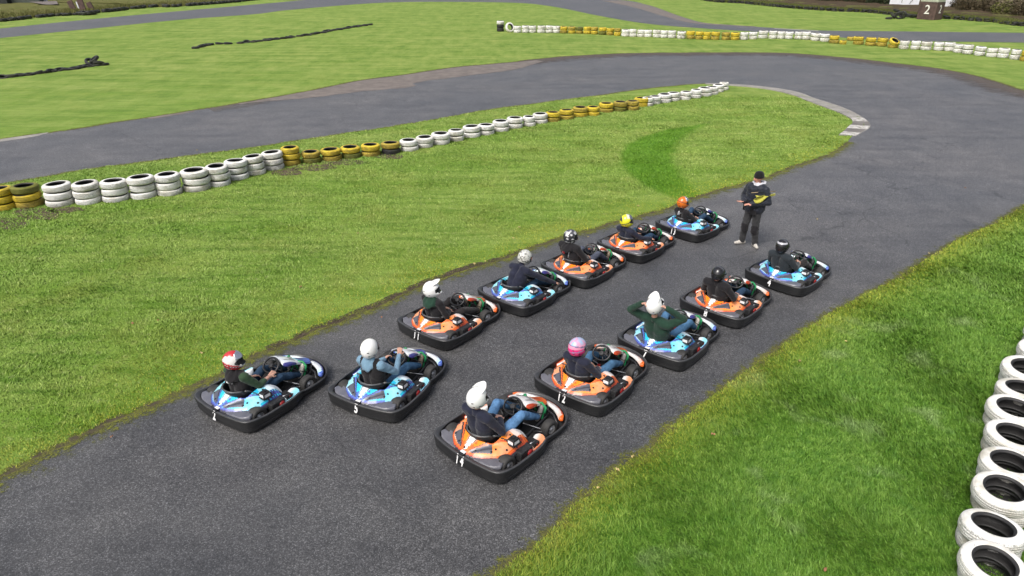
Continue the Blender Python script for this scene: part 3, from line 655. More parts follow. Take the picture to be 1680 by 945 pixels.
def cowl_c(S):
    def f(x, y):
        d = seg_d(x, y, CEDGE); r = math.hypot(x + .93, y - .015); th = math.degrees(math.atan2(y - .015, x + .93)); a = abs(th); nz = .35 * noise.noise(Vector((x * 9, y * 9, 3)))
        if d < .014: return S['K']
        if d < .026: return S['D']
        if d < .045 and x < -.45 and (r < .42 or S is SCH['o']): return S['O']
        if r < .075: return S['O']
        if x < -.50 or a > 70:
            if a < 13: return S['W']
            if a < 15.5: return S['K'] if r > .2 else S['D']
            if a < 19: return S['S']
            if a < 34 and r > .19: return S['Y'] if nz > -.12 else S['O']
            if a < 34: return S['O']
            if a < 36: return S['K']
            if a < 39: return S['O']
            if th < 0:
                if a < 56 and .12 < r < .42: return lerp3(S['G'], S['K'], .6 if 46 < a < 49 else 0)
                if a < 60: return lerp3(S['Y'], S['S'], (r - .35) * 5)
                return lerp3(S['S'], S['O'], .45 - r)
            if a < 42: return S['K']
            if a < 56 and r < .42: return S['G']
            return lerp3(S['S'], S['W'], .2 + nz)
        ay = abs(y)
        if -.36 < x < -.18 and th < 0 and ay > .40 and int((x + .5) / .022) % 2 == 0: return S['D']
        if abs(x + .47 - (ay - .3) * .6) < .010: return S['K']
        if x > -.30 and ay < .40: return lerp3(S['S'], S['W'], .6 + (x + .3) * 3)
        if abs((x + .42) - (ay - .38) * 1.2) < .012: return S['D']
        if ay > .455: return S['O'] if S is SCH['o'] else S['Y']
        if ay > .43 and x > -.4: return S['K'] if nz > 0 else S['O']
        if x < -.40 and ay < .33: return S['Y']
        return lerp3(S['S'], S['Y'], .25 + nz * 2 + sstep(-.2, -.05, x) * .3)
    return f
FEND = [(-.875, -.16), (-.865, -.33), (-.835, -.46), (-.76, -.545), (-.70, -.53), (-.72, -.44), (-.64, -.475), (-.54, -.50), (-.60, -.45), (-.70, -.38), (-.78, -.28), (-.83, -.17)]
FIN = [(-.22, -.56), (-.10, -.50), (.02, -.455), (.075, -.47), (.105, -.53), (.085, -.59), (-.02, -.625), (-.16, -.63), (-.26, -.62)]
NASS = [(.225, .0), (.18, -.14), (.215, -.20), (.32, -.195), (.46, -.155), (.60, -.125), (.72, -.10), (.765, -.04), (.765, .04), (.72, .10), (.60, .125), (.46, .155), (.32, .195), (.215, .20), (.18, .14)]
def nass_h(x, y): return .515 - .30 * sstep(.18, .90, x) ** .9 * 1.05 - 1.5 * y * y + .018 * sstep(.05, .12, abs(y)) * sstep(.5, .3, x)
def nass_c(S):
    def f(x, y):
        if .26 < x < .45 and abs(y) < .115 and not (abs(y) < .06 and x < .39): return lerp3(S['G'], S['W'], .3)
        if x > .52 + .35 * abs(y): return S['O'] if abs(y) > .03 or x > .68 else S['D']
        if x > .47 + .35 * abs(y): return S['S']
        return S['W'] if abs(y) < .165 else S['D']
    return f
NOSE = [(.62, -.47), (.69, -.435), (.775, -.33), (.84, -.18), (.865, 0), (.84, .18), (.775, .33), (.69, .435), (.62, .47), (.60, .42), (.65, .35), (.71, .24), (.75, .11), (.765, 0), (.75, -.11), (.71, -.24), (.65, -.35), (.60, -.42)]
def nose_h(x, y): return .205 - .08 * sstep(.74, .92, math.hypot(x, y * .8)) - .03 * sstep(.2, .6, abs(y))
def nose_c(S):
    def f(x, y):
        rr = math.hypot(x, y * .62); e = sstep(.60, .78, rr)
        if abs(y) > .42: return S['O']
        if seg_d(x, y, NOSE[:9]) < .022: return S['D']
        return lerp3(S['W'], S['S'], max(0, abs(y) - .3) * 5) if abs(y) > .06 else S['G']
    return f
def wheel_meshes(R, W):
    pr = [(R * .55, -W * .45), (R * .75, -W * .5), (R * .93, -W * .47), (R, -W * .38), (R, 0), (R, W * .38), (R * .93, W * .47), (R * .75, W * .5), (R * .55, W * .45), (R * .5, 0)]
    M = Matrix.Rotation(PI / 2, 4, 'X'); bm = bmesh.new(); add_lathe(bm, pr, 28, M, closed=True); a = bm_mesh(bm, True); a.materials.append(M_KRUB)
    bm = bmesh.new(); add_lathe(bm, [(0, -W * .25), (R * .2, -W * .25), (R * .25, -W * .1), (R * .45, -W * .2), (R * .56, -W * .42), (R * .57, -W * .36), (R * .57, W * .36), (R * .56, W * .42), (R * .45, W * .2), (R * .25, W * .1), (R * .2, W * .38), (0, W * .40)], 20, M)
    b = bm_mesh(bm, True); b.materials.append(M_RIM); return a, b
def build_kart(scheme):
    S = SCH[scheme]
    r = thing('go_kart', 'x', 'go-kart')
    P = lambda nm, me, m=None, par=r, loc=None: link(nm, me, m, par, loc)
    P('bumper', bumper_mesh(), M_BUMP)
    # floor tray widened into a dark sheet that paints in the shade inside
    tr = offset(BPATH[::2] + [BPATH[0]], .05)[:-1]
    me = poly_sheet(tr, .060); P('floor_tray', me, M_MBLK)
    bm = bmesh.new()
    for s in (-1, 1):
        add_tube(bm, [(-.78, .30 * s, .09), (-.3, .30 * s, .085), (.25, .24 * s, .085), (.62, .20 * s, .10), (.72, .12 * s, .16)], .016, 8)
        add_tube(bm, [(-.45, .30 * s, .085), (-.42, .57 * s, .09), (.0, .56 * s, .10), (.05, .28 * s, .09)], .012, 8)
        add_tube(bm, [(.20, .28 * s, .10), (.30, .46 * s, .12)], .012, 8)
    add_tube(bm, [(.52, -.46, .13), (.63, -.3, .15), (.69, 0, .16), (.63, .3, .15), (.52, .46, .13)], .012, 8)
    add_tube(bm, [(-.58, -.46, .125), (-.58, .46, .125)], .018, 10)
    P('chassis_frame', bm_mesh(bm, True), M_FRAME)
    bm = bmesh.new(); add_tube(bm, [(.30, -.42, .13), (.22, -.05, .12), (.22, .05, .12), (.30, .42, .13)], .008, 6); add_tube(bm, [(.14, 0, .40), (.22, 0, .30), (.36, 0, .13)], .011, 8)
    P('steering_linkage', bm_mesh(bm, True), M_STEEL)
    # seat
    V = [(-.02, .085, .17, .03, 0), (-.12, .085, .20, .06, 0), (-.28, .085, .225, .15, 0), (-.42, .10, .238, .24, .01), (-.55, .15, .242, .27, .04), (-.635, .25, .242, .19, .09), (-.685, .36, .235, .08, .14), (-.715, .45, .215, -.02, .16)]
    bm = bmesh.new(); U = [i / 6 - 1 for i in range(13)]; g_ = []
    for (x, z, w_, lf_, wr) in V: g_.append([bm.verts.new((x + wr * abs(u) ** 2.4, w_ * (abs(u) ** .85) * (1 if u > 0 else -1), z + lf_ * abs(u) ** 3)) for u in U])
    for i in range(len(V) - 1):
        for j in range(12): bm.faces.new((g_[i][j], g_[i][j + 1], g_[i + 1][j + 1], g_[i + 1][j]))
    so = P('seat', bm_mesh(bm, True), M_SEAT); md = so.modifiers.new('solid', 'SOLIDIFY'); md.thickness = .012
    rim = [v for v in ((x + wr, w_, z + lf_) for (x, z, w_, lf_, wr) in V)]
    bm = bmesh.new(); top = [(V[-1][0] + V[-1][4] * abs(u) ** 2.4, V[-1][2] * (abs(u) ** .85) * (1 if u > 0 else -1), V[-1][1] + V[-1][3] * abs(u) ** 3) for u in U]
    add_tube(bm, [(a, -b, c_) for a, b, c_ in rim[2:]] + top + [(a, b, c_) for a, b, c_ in rim[2:][::-1]], .013, 6); P('seat_edge_trim', bm_mesh(bm, True), M_TRIM, so)
    bm = bmesh.new()
    for s in (-1, 1): add_tube(bm, [(-.60, .17 * s, .34), (-.66, .20 * s, .20), (-.70, .20 * s, .13)], .010, 6)
    P('seat_stays', bm_mesh(bm, True), M_RED, so)
    # bodywork
    cw = P('rear_cowl', panel_mesh(COWL, cowl_h, cowl_c(S), .0115, .05))
    bm = bmesh.new(); add_box(bm, (-.905, 0, .235), (.07, .085, .05), bev=.008); bd = P('tail_light', bm_mesh(bm), M_BLKP, cw)
    bm = bmesh.new(); add_box(bm, (-.885, 0, .264), (.045, .080, .010), bev=.003); P('lens', bm_mesh(bm), M_WCAP, bd)
    bm = bmesh.new()
    for x, y in ((-.79, -.13), (-.68, -.31), (-.52, -.43), (-.34, -.33), (-.14, -.43), (-.79, .17), (-.70, .32), (-.52, .43), (-.30, .40), (-.83, .03), (-.62, -.33)):
        add_lathe(bm, [(0, .007), (.011, .006), (.018, -.004), (.018, -.01), (0, -.01)], 10, Matrix.Translation((x, y, cowl_h(x, y))))
    P('bolts', bm_mesh(bm), M_BLKP, cw)
    for s in (1, -1):
        pl = [(x, y * s) for x, y in FEND]
        P('rear_fender', panel_mesh(pl, lambda x, y: .235 + .02 * math.exp(-((x + .70) / .12) ** 2), lambda x, y: lerp3(S['G'], (.15, .15, .17), .5 + .5 * noise.noise(Vector((x * 8, y * 8, 0)))), .03, .05))
        pl = [(x, y * s) for x, y in FIN]
        P('side_fin', panel_mesh(pl, lambda x, y: .165 + .05 * sstep(.63, .5, abs(y)) + .02 * sstep(-.2, .05, x), lambda x, y: S['D'] if abs(y) > .605 else lerp3(S['W'], S['S'], sstep(.48, .56, abs(y) + .3 * (x - .0))), .02, .09))
    P('front_fairing', panel_mesh(NASS, nass_h, nass_c(S), .0125, .035))
    P('nose_panel', panel_mesh(NOSE, nose_h, nose_c(S), .014, .05))
    # steering wheel
    sw = P('steering_wheel', None) if False else None
    Mw = Matrix.Translation((.085, 0, .455)) @ Matrix.Rotation(math.radians(-42), 4, 'Y')
    bm = bmesh.new(); N_ = 26
    pts = [Mw @ Vector((.125 * math.cos(2 * PI * k / N_) * (1.0 if math.cos(2 * PI * k / N_) > -.75 else .93), .148 * math.sin(2 * PI * k / N_), 0)) for k in range(N_)]
    add_tube(bm, pts, .0165, 8, closed=True)
    for a in (90, 215, 325, 270):
        e = Vector((.115 * math.cos(math.radians(a)), .14 * math.sin(math.radians(a)), 0)); add_tube(bm, [Mw @ Vector((0, 0, -.015)), Mw @ e], .011, 6, flat=.6)
    sw = P('steering_wheel', bm_mesh(bm, True), M_BLKP)
    bm = bmesh.new(); add_lathe(bm, [(0, .012), (.034, .010), (.044, -.004), (.044, -.02), (0, -.02)], 16, Mw)
    for k in range(5): add_box(bm, Mw @ Vector((.03 * math.cos(k * 1.256), .03 * math.sin(k * 1.256), .014)), (.012, .012, .006), rot=(0, math.radians(-42), 0))
    P('hub', bm_mesh(bm), M_ENG, sw)
    # steering tower hoop under the fairing and controls
    bm = bmesh.new(); add_tube(bm, [(.16, -.10, .10), (.20, -.09, .38), (.22, 0, .42), (.20, .09, .38), (.16, .10, .10)], .011, 6)
    add_tube(bm, [(.24, -.17, .40), (.40, -.20, .26), (.56, -.22, .16)], .007, 6); add_tube(bm, [(.24, .17, .40), (.40, .20, .26), (.56, .22, .16)], .007, 6)
    P('steering_tower', bm_mesh(bm, True), M_FRAME)
    # fuel tank
    bm = bmesh.new(); add_box(bm, (.08, 0, .13), (.20, .18, .14), bev=.03); tk = P('fuel_tank', bm_mesh(bm, True), M_MBLK)
    bm = bmesh.new(); add_lathe(bm, [(0, .02), (.025, .018), (.028, 0), (0, 0)], 12, Matrix.Translation((.10, .04, .20))); P('cap', bm_mesh(bm), M_RED, tk)
    # pedals with green loops
    for s in (-1, 1):
        bm = bmesh.new(); add_tube(bm, [(.48, .10 * s, .08), (.55, .10 * s, .18), (.57, .10 * s, .26), (.57, .19 * s, .26), (.55, .19 * s, .18), (.50, .19 * s, .09)], .014, 6)
        add_tube(bm, [(.50, .08 * s, .20), (.47, .07 * s, .29), (.50, .10 * s, .345), (.54, .155 * s, .34), (.55, .215 * s, .28), (.53, .22 * s, .20)], .019, 6)
        P('pedal', bm_mesh(bm, True), M_GREEN)
    # engine on the right
    bm = bmesh.new(); add_box(bm, (-.30, -.50, .17), (.24, .19, .17), bev=.02)
    for k in range(6): add_box(bm, (-.14 + k * .018, -.51, .18), (.007, .16, .13), bev=.001)
    en = P('engine', bm_mesh(bm), M_ENG)
    bm = bmesh.new(); add_lathe(bm, [(0, .02), (.028, .02), (.046, .008), (.055, -.01), (.055, -.02), (0, -.02)], 20, Matrix.Translation((-.24, -.598, .175)) @ Matrix.Rotation(PI / 2, 4, 'X')); P('fan_cover', bm_mesh(bm, True), M_RED, en)
    bm = bmesh.new(); add_tube(bm, [(-.16, -.56, .15), (-.06, -.575, .16), (.0, -.56, .15)], .022, 8); add_tube(bm, [(-.17, -.53, .24), (-.03, -.54, .22)], .012, 6); P('exhaust', bm_mesh(bm, True), M_STEEL, en)
    bm = bmesh.new(); add_tube(bm, [(-.38, -.60, .12), (-.20, -.615, .11), (-.04, -.61, .11)], .013, 6); add_tube(bm, [(-.10, -.585, .22), (.0, -.55, .20)], .014, 6); P('red_bar', bm_mesh(bm, True), M_RED, en)
    bm = bmesh.new(); add_box(bm, (-.385, -.43, .365), (.125, .115, .055), bev=.006, taper=.9); ab = P('airbox', bm_mesh(bm), M_WCAP, en)
    bm = bmesh.new(); add_box(bm, (-.385, -.43, .405), (.125, .115, .028), bev=.008, taper=.82); add_lathe(bm, [(0, .018), (.026, .016), (.028, 0), (0, 0)], 14, Matrix.Translation((-.385, -.43, .417)))
    for sx in (-1, 1):
        for sy in (-1, 1): add_box(bm, (-.385 + .058 * sx, -.43 + .053 * sy, .365), (.014, .014, .06))
    add_box(bm, (-.385, -.43, .335), (.16, .15, .02), bev=.004)
    P('cap', bm_mesh(bm), M_BLKP, ab)
    # wheels
    for (x, y, R, W_, yaw) in ((-.60, -.475, .140, .165, 0), (-.60, .475, .140, .165, 0), (.375, -.425, .128, .12, -.06), (.375, .425, .128, .12, -.06)):
        a, b = (WR if x < 0 else WF); wl = link('wheel', a, None, r, (x, y, R)); wl.rotation_euler[2] = yaw + (PI if y > 0 else 0); link('rim', b, None, wl)
    return r
WR, WF = wheel_meshes(.137, .17), wheel_meshes(.125, .125)
PROTO = {}
def copy_tree(o, parent=None):
    c_ = o.copy(); COL.objects.link(c_); c_.parent = parent
    for ch in list(o.children): copy_tree(ch, c_)
    return c_
GLYPH = {}
for nm, x, y, hd, s, num, lab in KARTS:
    if s not in PROTO: PROTO[s] = build_kart(s); k = PROTO[s]; used = True
    else:
        k = copy_tree(PROTO[s])
        for ch in list(k.children):
            if ch.name.startswith('number'): bpy.data.objects.remove(ch)
    k['label'] = lab; k['category'] = 'go-kart'; k['group'] = 'rental karts lined up on the start straight'
    k.location = (x, y, 0); k.rotation_euler = (0, 0, math.radians(hd))
    if num:
        if num not in GLYPH:
            me = text_mesh(' '.join(num), .195, .003, .028, .66 if len(num) == 1 else .56)
            me.transform(Matrix.Translation((-.958, .0, .165)) @ Matrix.Rotation(-PI / 2, 4, 'Z') @ Matrix.Rotation(math.radians(78), 4, 'X')); me.materials.append(M_DECAL); GLYPH[num] = me
        link('number', GLYPH[num], None, k)
# ================================================================== people
def V3(*a): return Vector(a)
class Body:
    """limbs and trunk laid down as tapered capsules, fused into one surface, then coloured by the limb each face belongs to"""
    def __init__(s): s.pr = []
    def cap(s, a, ra, b, rb, reg, flat=None): s.pr.append((Vector(a), ra, Vector(b), rb, reg))
    def chain(s, pts, rads, reg):
        for i in range(len(pts) - 1): s.cap(pts[i], rads[i], pts[i + 1], rads[i + 1], reg)
    def hand(s, w, d, n_, side, curl=.5, reg='skin', spread=1.0):
        d = Vector(d).normalized(); n_ = Vector(n_); n_ = (n_ - d * n_.dot(d)).normalized(); sd = d.cross(n_) * side   # sd points to the thumb side
        for k in (-1, 0, 1): s.cap(w + sd * .012 * k, .019, w + d * .075 + sd * .026 * k, .0145, reg)
        for i, ln in enumerate((.92, 1.04, 1.0, .80)):
            off = (1.5 - i) * .0215 * spread; b0 = w + d * .083 + sd * off
            d1 = (d * math.cos(curl * .7) - n_ * math.sin(curl * .7) + sd * (1.5 - i) * .05).normalized(); b1 = b0 + d1 * .038 * ln
            d2 = (d * math.cos(curl * 1.7) - n_ * math.sin(curl * 1.7)).normalized(); b2 = b1 + d2 * .027 * ln
            d3 = (d * math.cos(curl * 2.3) - n_ * math.sin(curl * 2.3)).normalized(); b3 = b2 + d3 * .020 * ln
            s.cap(b0, .0098, b1, .0092, reg); s.cap(b1, .0092, b2, .0086, reg); s.cap(b2, .0086, b3, .0076, reg)
        t0 = w + d * .022 + sd * .026; t1 = t0 + (d * .55 + sd * .75 - n_ * .2).normalized() * .040; t2 = t1 + (d * .9 + sd * .25 - n_ * .3).normalized() * .030
        s.cap(t0, .0125, t1, .0110, reg); s.cap(t1, .0110, t2, .0088, reg)
    def arm(s, sh, el, wr, side, sleeve, hand_d, hand_n, curl=.5, r=(.066, .050, .036), cuff=1.0, skin='skin'):
        sh, el, wr = Vector(sh), Vector(el), Vector(wr)
        s.cap(sh, r[0], el, r[1], sleeve)
        mid = el.lerp(wr, cuff)
        s.cap(el, r[1], mid, r[1] + (r[2] - r[1]) * cuff, sleeve)
        if cuff < .97: s.cap(mid, .036, wr, .027, skin)
        s.cap(el.lerp(wr, .9), .026, wr, .025, skin)
        s.hand(wr, hand_d, hand_n, side, curl, skin)
    def leg(s, hip, kn, an, toe, r=(.094, .064, .046), reg='trouser', shoe='shoe'):
        hip, kn, an, toe = Vector(hip), Vector(kn), Vector(an), Vector(toe)
        s.cap(hip, r[0], kn, r[1], reg); calf = kn.lerp(an, .35); s.cap(kn, r[1], calf, r[1] * .97, reg); s.cap(calf, r[1] * .97, an, r[2], reg)
        ft = (toe - an).normalized(); heel = an - ft * .035 + (an - kn).normalized() * .045
        s.cap(heel, .036, an + (an - kn).normalized() * .03, .040, shoe); s.cap(an + (an - kn).normalized() * .045, .040, toe - ft * .03, .040, shoe); s.cap(toe - ft * .03, .040, toe, .030, shoe); s.cap(heel, .034, toe - ft * .04, .033, shoe)
    def head(s, c, yaw=0, pitch=0, skin='skin', hair=None):
        R = Matrix.Rotation(yaw, 3, 'Z') @ Matrix.Rotation(pitch, 3, 'Y'); P = lambda x, y, z: Vector(c) + R @ Vector((x, y, z))
        s.cap(P(-.012, 0, .030), .088, P(-.02, 0, .02), .086, skin); s.cap(P(.028, 0, .005), .066, P(.030, 0, -.03), .058, skin)
        s.cap(P(.035, -.018, -.072), .030, P(.035, .018, -.072), .030, skin); s.cap(P(.050, 0, -.085), .022, P(.052, 0, -.082), .022, skin)
        s.cap(P(.088, 0, .022), .010, P(.106, 0, -.018), .0135, skin); s.cap(P(.100, -.010, -.020), .0085, P(.100, .010, -.020), .0085, skin)
        s.cap(P(.080, -.030, .035), .014, P(.080, .030, .035), .014, skin); s.cap(P(.088, -.014, -.050), .0095, P(.088, .014, -.050), .0095, 'lip'); s.cap(P(.060, -.038, -.012), .022, P(.060, .038, -.012), .022, skin)
        for q in (-1, 1): s.cap(P(-.004, .082 * q, .018), .012, P(.002, .080 * q, -.022), .010, skin); s.cap(P(.083, .026 * q, .014), .0085, P(.084, .027 * q, .014), .0085, 'eye')
    def build(s, name, mats, voxel=.0085, fold=.006, seed=0, **props):
        bm = bmesh.new()
        for a, ra, b, rb, reg in s.pr:
            dd = b - a; L_ = dd.length
            if L_ < 1e-5: dd = Vector((0, 0, 1)); L_ = 1e-5
            q = dd.to_track_quat('Z', 'Y').to_matrix().to_4x4(); seg = 18 if max(ra, rb) > .03 else 10; h = 5
            prof = [(ra * math.sin(PI / 2 * i / h), -ra * math.cos(PI / 2 * i / h)) for i in range(h + 1)] + [(rb * math.cos(PI / 2 * i / h), L_ + rb * math.sin(PI / 2 * i / h)) for i in range(h + 1)]
            prof[0] = (0, -ra); prof[-1] = (0, L_ + rb); add_lathe(bm, prof, seg, Matrix.Translation(a) @ q)
        me = bm_mesh(bm); o = bpy.data.objects.new('t', me); COL.objects.link(o)
        m = o.modifiers.new('r', 'REMESH'); m.mode = 'VOXEL'; m.voxel_size = voxel
        m2 = o.modifiers.new('s', 'SMOOTH'); m2.iterations = 3; m2.factor = .5
        bpy.context.view_layer.update(); dg = bpy.context.evaluated_depsgraph_get()
        me2 = bpy.data.meshes.new_from_object(o.evaluated_get(dg)); bpy.data.objects.remove(o)
        regs = list(mats.keys()); nv = len(me2.vertices); C = np.empty(nv * 3); me2.vertices.foreach_get('co', C); C = C.reshape(-1, 3)
        def classify(X, slack=None):
            best = np.full(len(X), 1e9); idx = np.zeros(len(X), int)
            for a, ra, b, rb, reg in s.pr:
                A = np.array(a); D = np.array(b) - A; l2 = D @ D + 1e-12; t = np.clip(((X - A) @ D) / l2, 0, 1)
                dist = np.linalg.norm(X - A - t[:, None] * D, axis=1) - (ra + (rb - ra) * t)
                k = regs.index(reg); dist = dist + {'skin': .002, 'trouser': .001}.get(reg, 0) ; u = dist < best; best[u] = dist[u]; idx[u] = k
            return idx
        vi = classify(C); cloth = np.array([1.0 if regs[k] not in ('skin', 'lip', 'eye', 'shoe') else 0.0 for k in vi])
        NRM = np.empty(nv * 3); me2.vertices.foreach_get('normal', NRM); NRM = NRM.reshape(-1, 3)
        if fold:
            dsp = np.array([noise.noise(Vector((p[0] * 9, p[1] * 9, p[2] * 16 + seed))) + .7 * noise.noise(Vector((p[0] * 22, p[1] * 22, p[2] * 26 + seed))) - .4 * abs(noise.noise(Vector((p[0] * 12, p[1] * 30, p[2] * 12 - seed)))) for p in C])
            C = C + NRM * (dsp * cloth * fold)[:, None]; me2.vertices.foreach_set('co', C.reshape(-1))
        npoly = len(me2.polygons); fc = np.empty(npoly * 3); me2.polygons.foreach_get('center', fc); fi = classify(fc.reshape(-1, 3)).astype(np.int32)
        me2.materials.clear()
        for k in regs: me2.materials.append(mats[k])
        me2.polygons.foreach_set('material_index', fi); me2.polygons.foreach_set('use_smooth', [True] * npoly); me2.update()
        o = bpy.data.objects.new(name, me2); COL.objects.link(o)
        for k, v in props.items(): o[k] = v
        return o
def cloth(name, col, var=.22, rough=.9, scale=55., weave=1.0):
    n = NB(name); o = n.obj(); f = n.noise(o, 6, 5, .65); g = n.noise(o, scale * 4, 2, .7)
    c = n.mix(n.ramp(f, [(.3, 0.), (.7, 1.)]), tuple(x * (1 - var) for x in col), tuple(min(1, x * (1 + var)) for x in col))
    n.bump(n.mix(.35, g, f), .35 * weave, .006); return n.fin(c, rough, Sheen_Weight=.15, Specular_IOR_Level=.2)
def denim(name, col):
    n = NB(name); o = n.obj(); f = n.noise(o, 7, 5, .7); g = n.noise(n.scalev(o, (60, 60, 260)), 1, 2, .8)
    c = n.mix(n.ramp(f, [(.34, 0.), (.68, 1.)]), tuple(x * .62 for x in col), tuple(min(1, x * 1.45 + .01) for x in col)); c = n.mix(n.ramp(g, [(.4, 0.), (.7, .35)]), c, tuple(min(1, x * 1.9) for x in col))
    n.bump(g, .3, .004); return n.fin(c, .88, Specular_IOR_Level=.2)
def skin(name, col):
    n = NB(name); f = n.noise(n.obj(), 25, 4, .6); return n.fin(n.mix(f, tuple(x * .85 for x in col), col), .5, Subsurface_Weight=.1, Subsurface_Radius=(.01, .004, .002))
M_SKIN = skin('skin', (.60, .34, .25)); M_SKIN2 = skin('skin_ruddy', (.62, .30, .22)); M_LIP = skin('lip', (.42, .15, .12)); M_EYE = plain('eye', (.05, .04, .035), .25)
M_NAVY = cloth('navy_knit', (.016, .018, .034)); M_BLKC = cloth('black_cloth', (.013, .012, .014)); M_DGRN = cloth('dark_green_knit', (.014, .040, .026)); M_DGRN2 = cloth('moss_green_sleeve', (.030, .060, .030))
M_DBLUE = cloth('pale_blue_sweat', (.16, .27, .37), var=.15); M_CHAR = cloth('charcoal_jacket', (.022, .028, .034)); M_DTROU = cloth('dark_trouser', (.022, .019, .019)); M_GTROU = cloth('grey_work_trouser', (.034, .034, .036), var=.3)
M_PUFF = cloth('navy_puffer', (.017, .020, .030), rough=.55)
M_J1 = denim('light_jeans', (.085, .185, .34)); M_J2 = denim('mid_jeans', (.050, .120, .215)); M_J3 = denim('dark_jeans', (.020, .045, .085)); M_J4 = denim('grey_jeans', (.060, .068, .095))
M_SHW = plain('pale_shoe', (.50, .47, .42), .7, var=.2, scale=30); M_SHG = plain('grey_shoe', (.24, .22, .21), .75, var=.3, scale=40); M_SHD = plain('dark_shoe', (.03, .03, .034), .6, var=.4, scale=30); M_SHT = plain('tan_shoe', (.23, .18, .13), .75, var=.3, scale=30)
n = NB('helmet_shell'); f = n.noise(n.obj(), 14, 4, .7); sc_ = n.noise(n.scalev(n.obj(), (40, 90, 40)), 1, 4, .8)
M_HEL = n.fin(n.mix(n.ramp(sc_, [(.66, 0.), (.72, .35)]), n.attr('paint', 'Color'), (.3, .3, .3)), n.math('ADD', n.math('MULTIPLY', f, .15), .16), Coat_Weight=.4, Coat_Roughness=.08)
M_VDARK = plain('dark_visor', (.010, .010, .012), .08, coat=.5); M_VSIL = plain('mirror_visor', (.55, .56, .60), .14, metal=.85, var=.15, scale=12); M_VCLR = plain('smoked_visor', (.20, .21, .24), .10, metal=.5); M_LINER = plain('helmet_liner', (.015, .015, .017), .95)

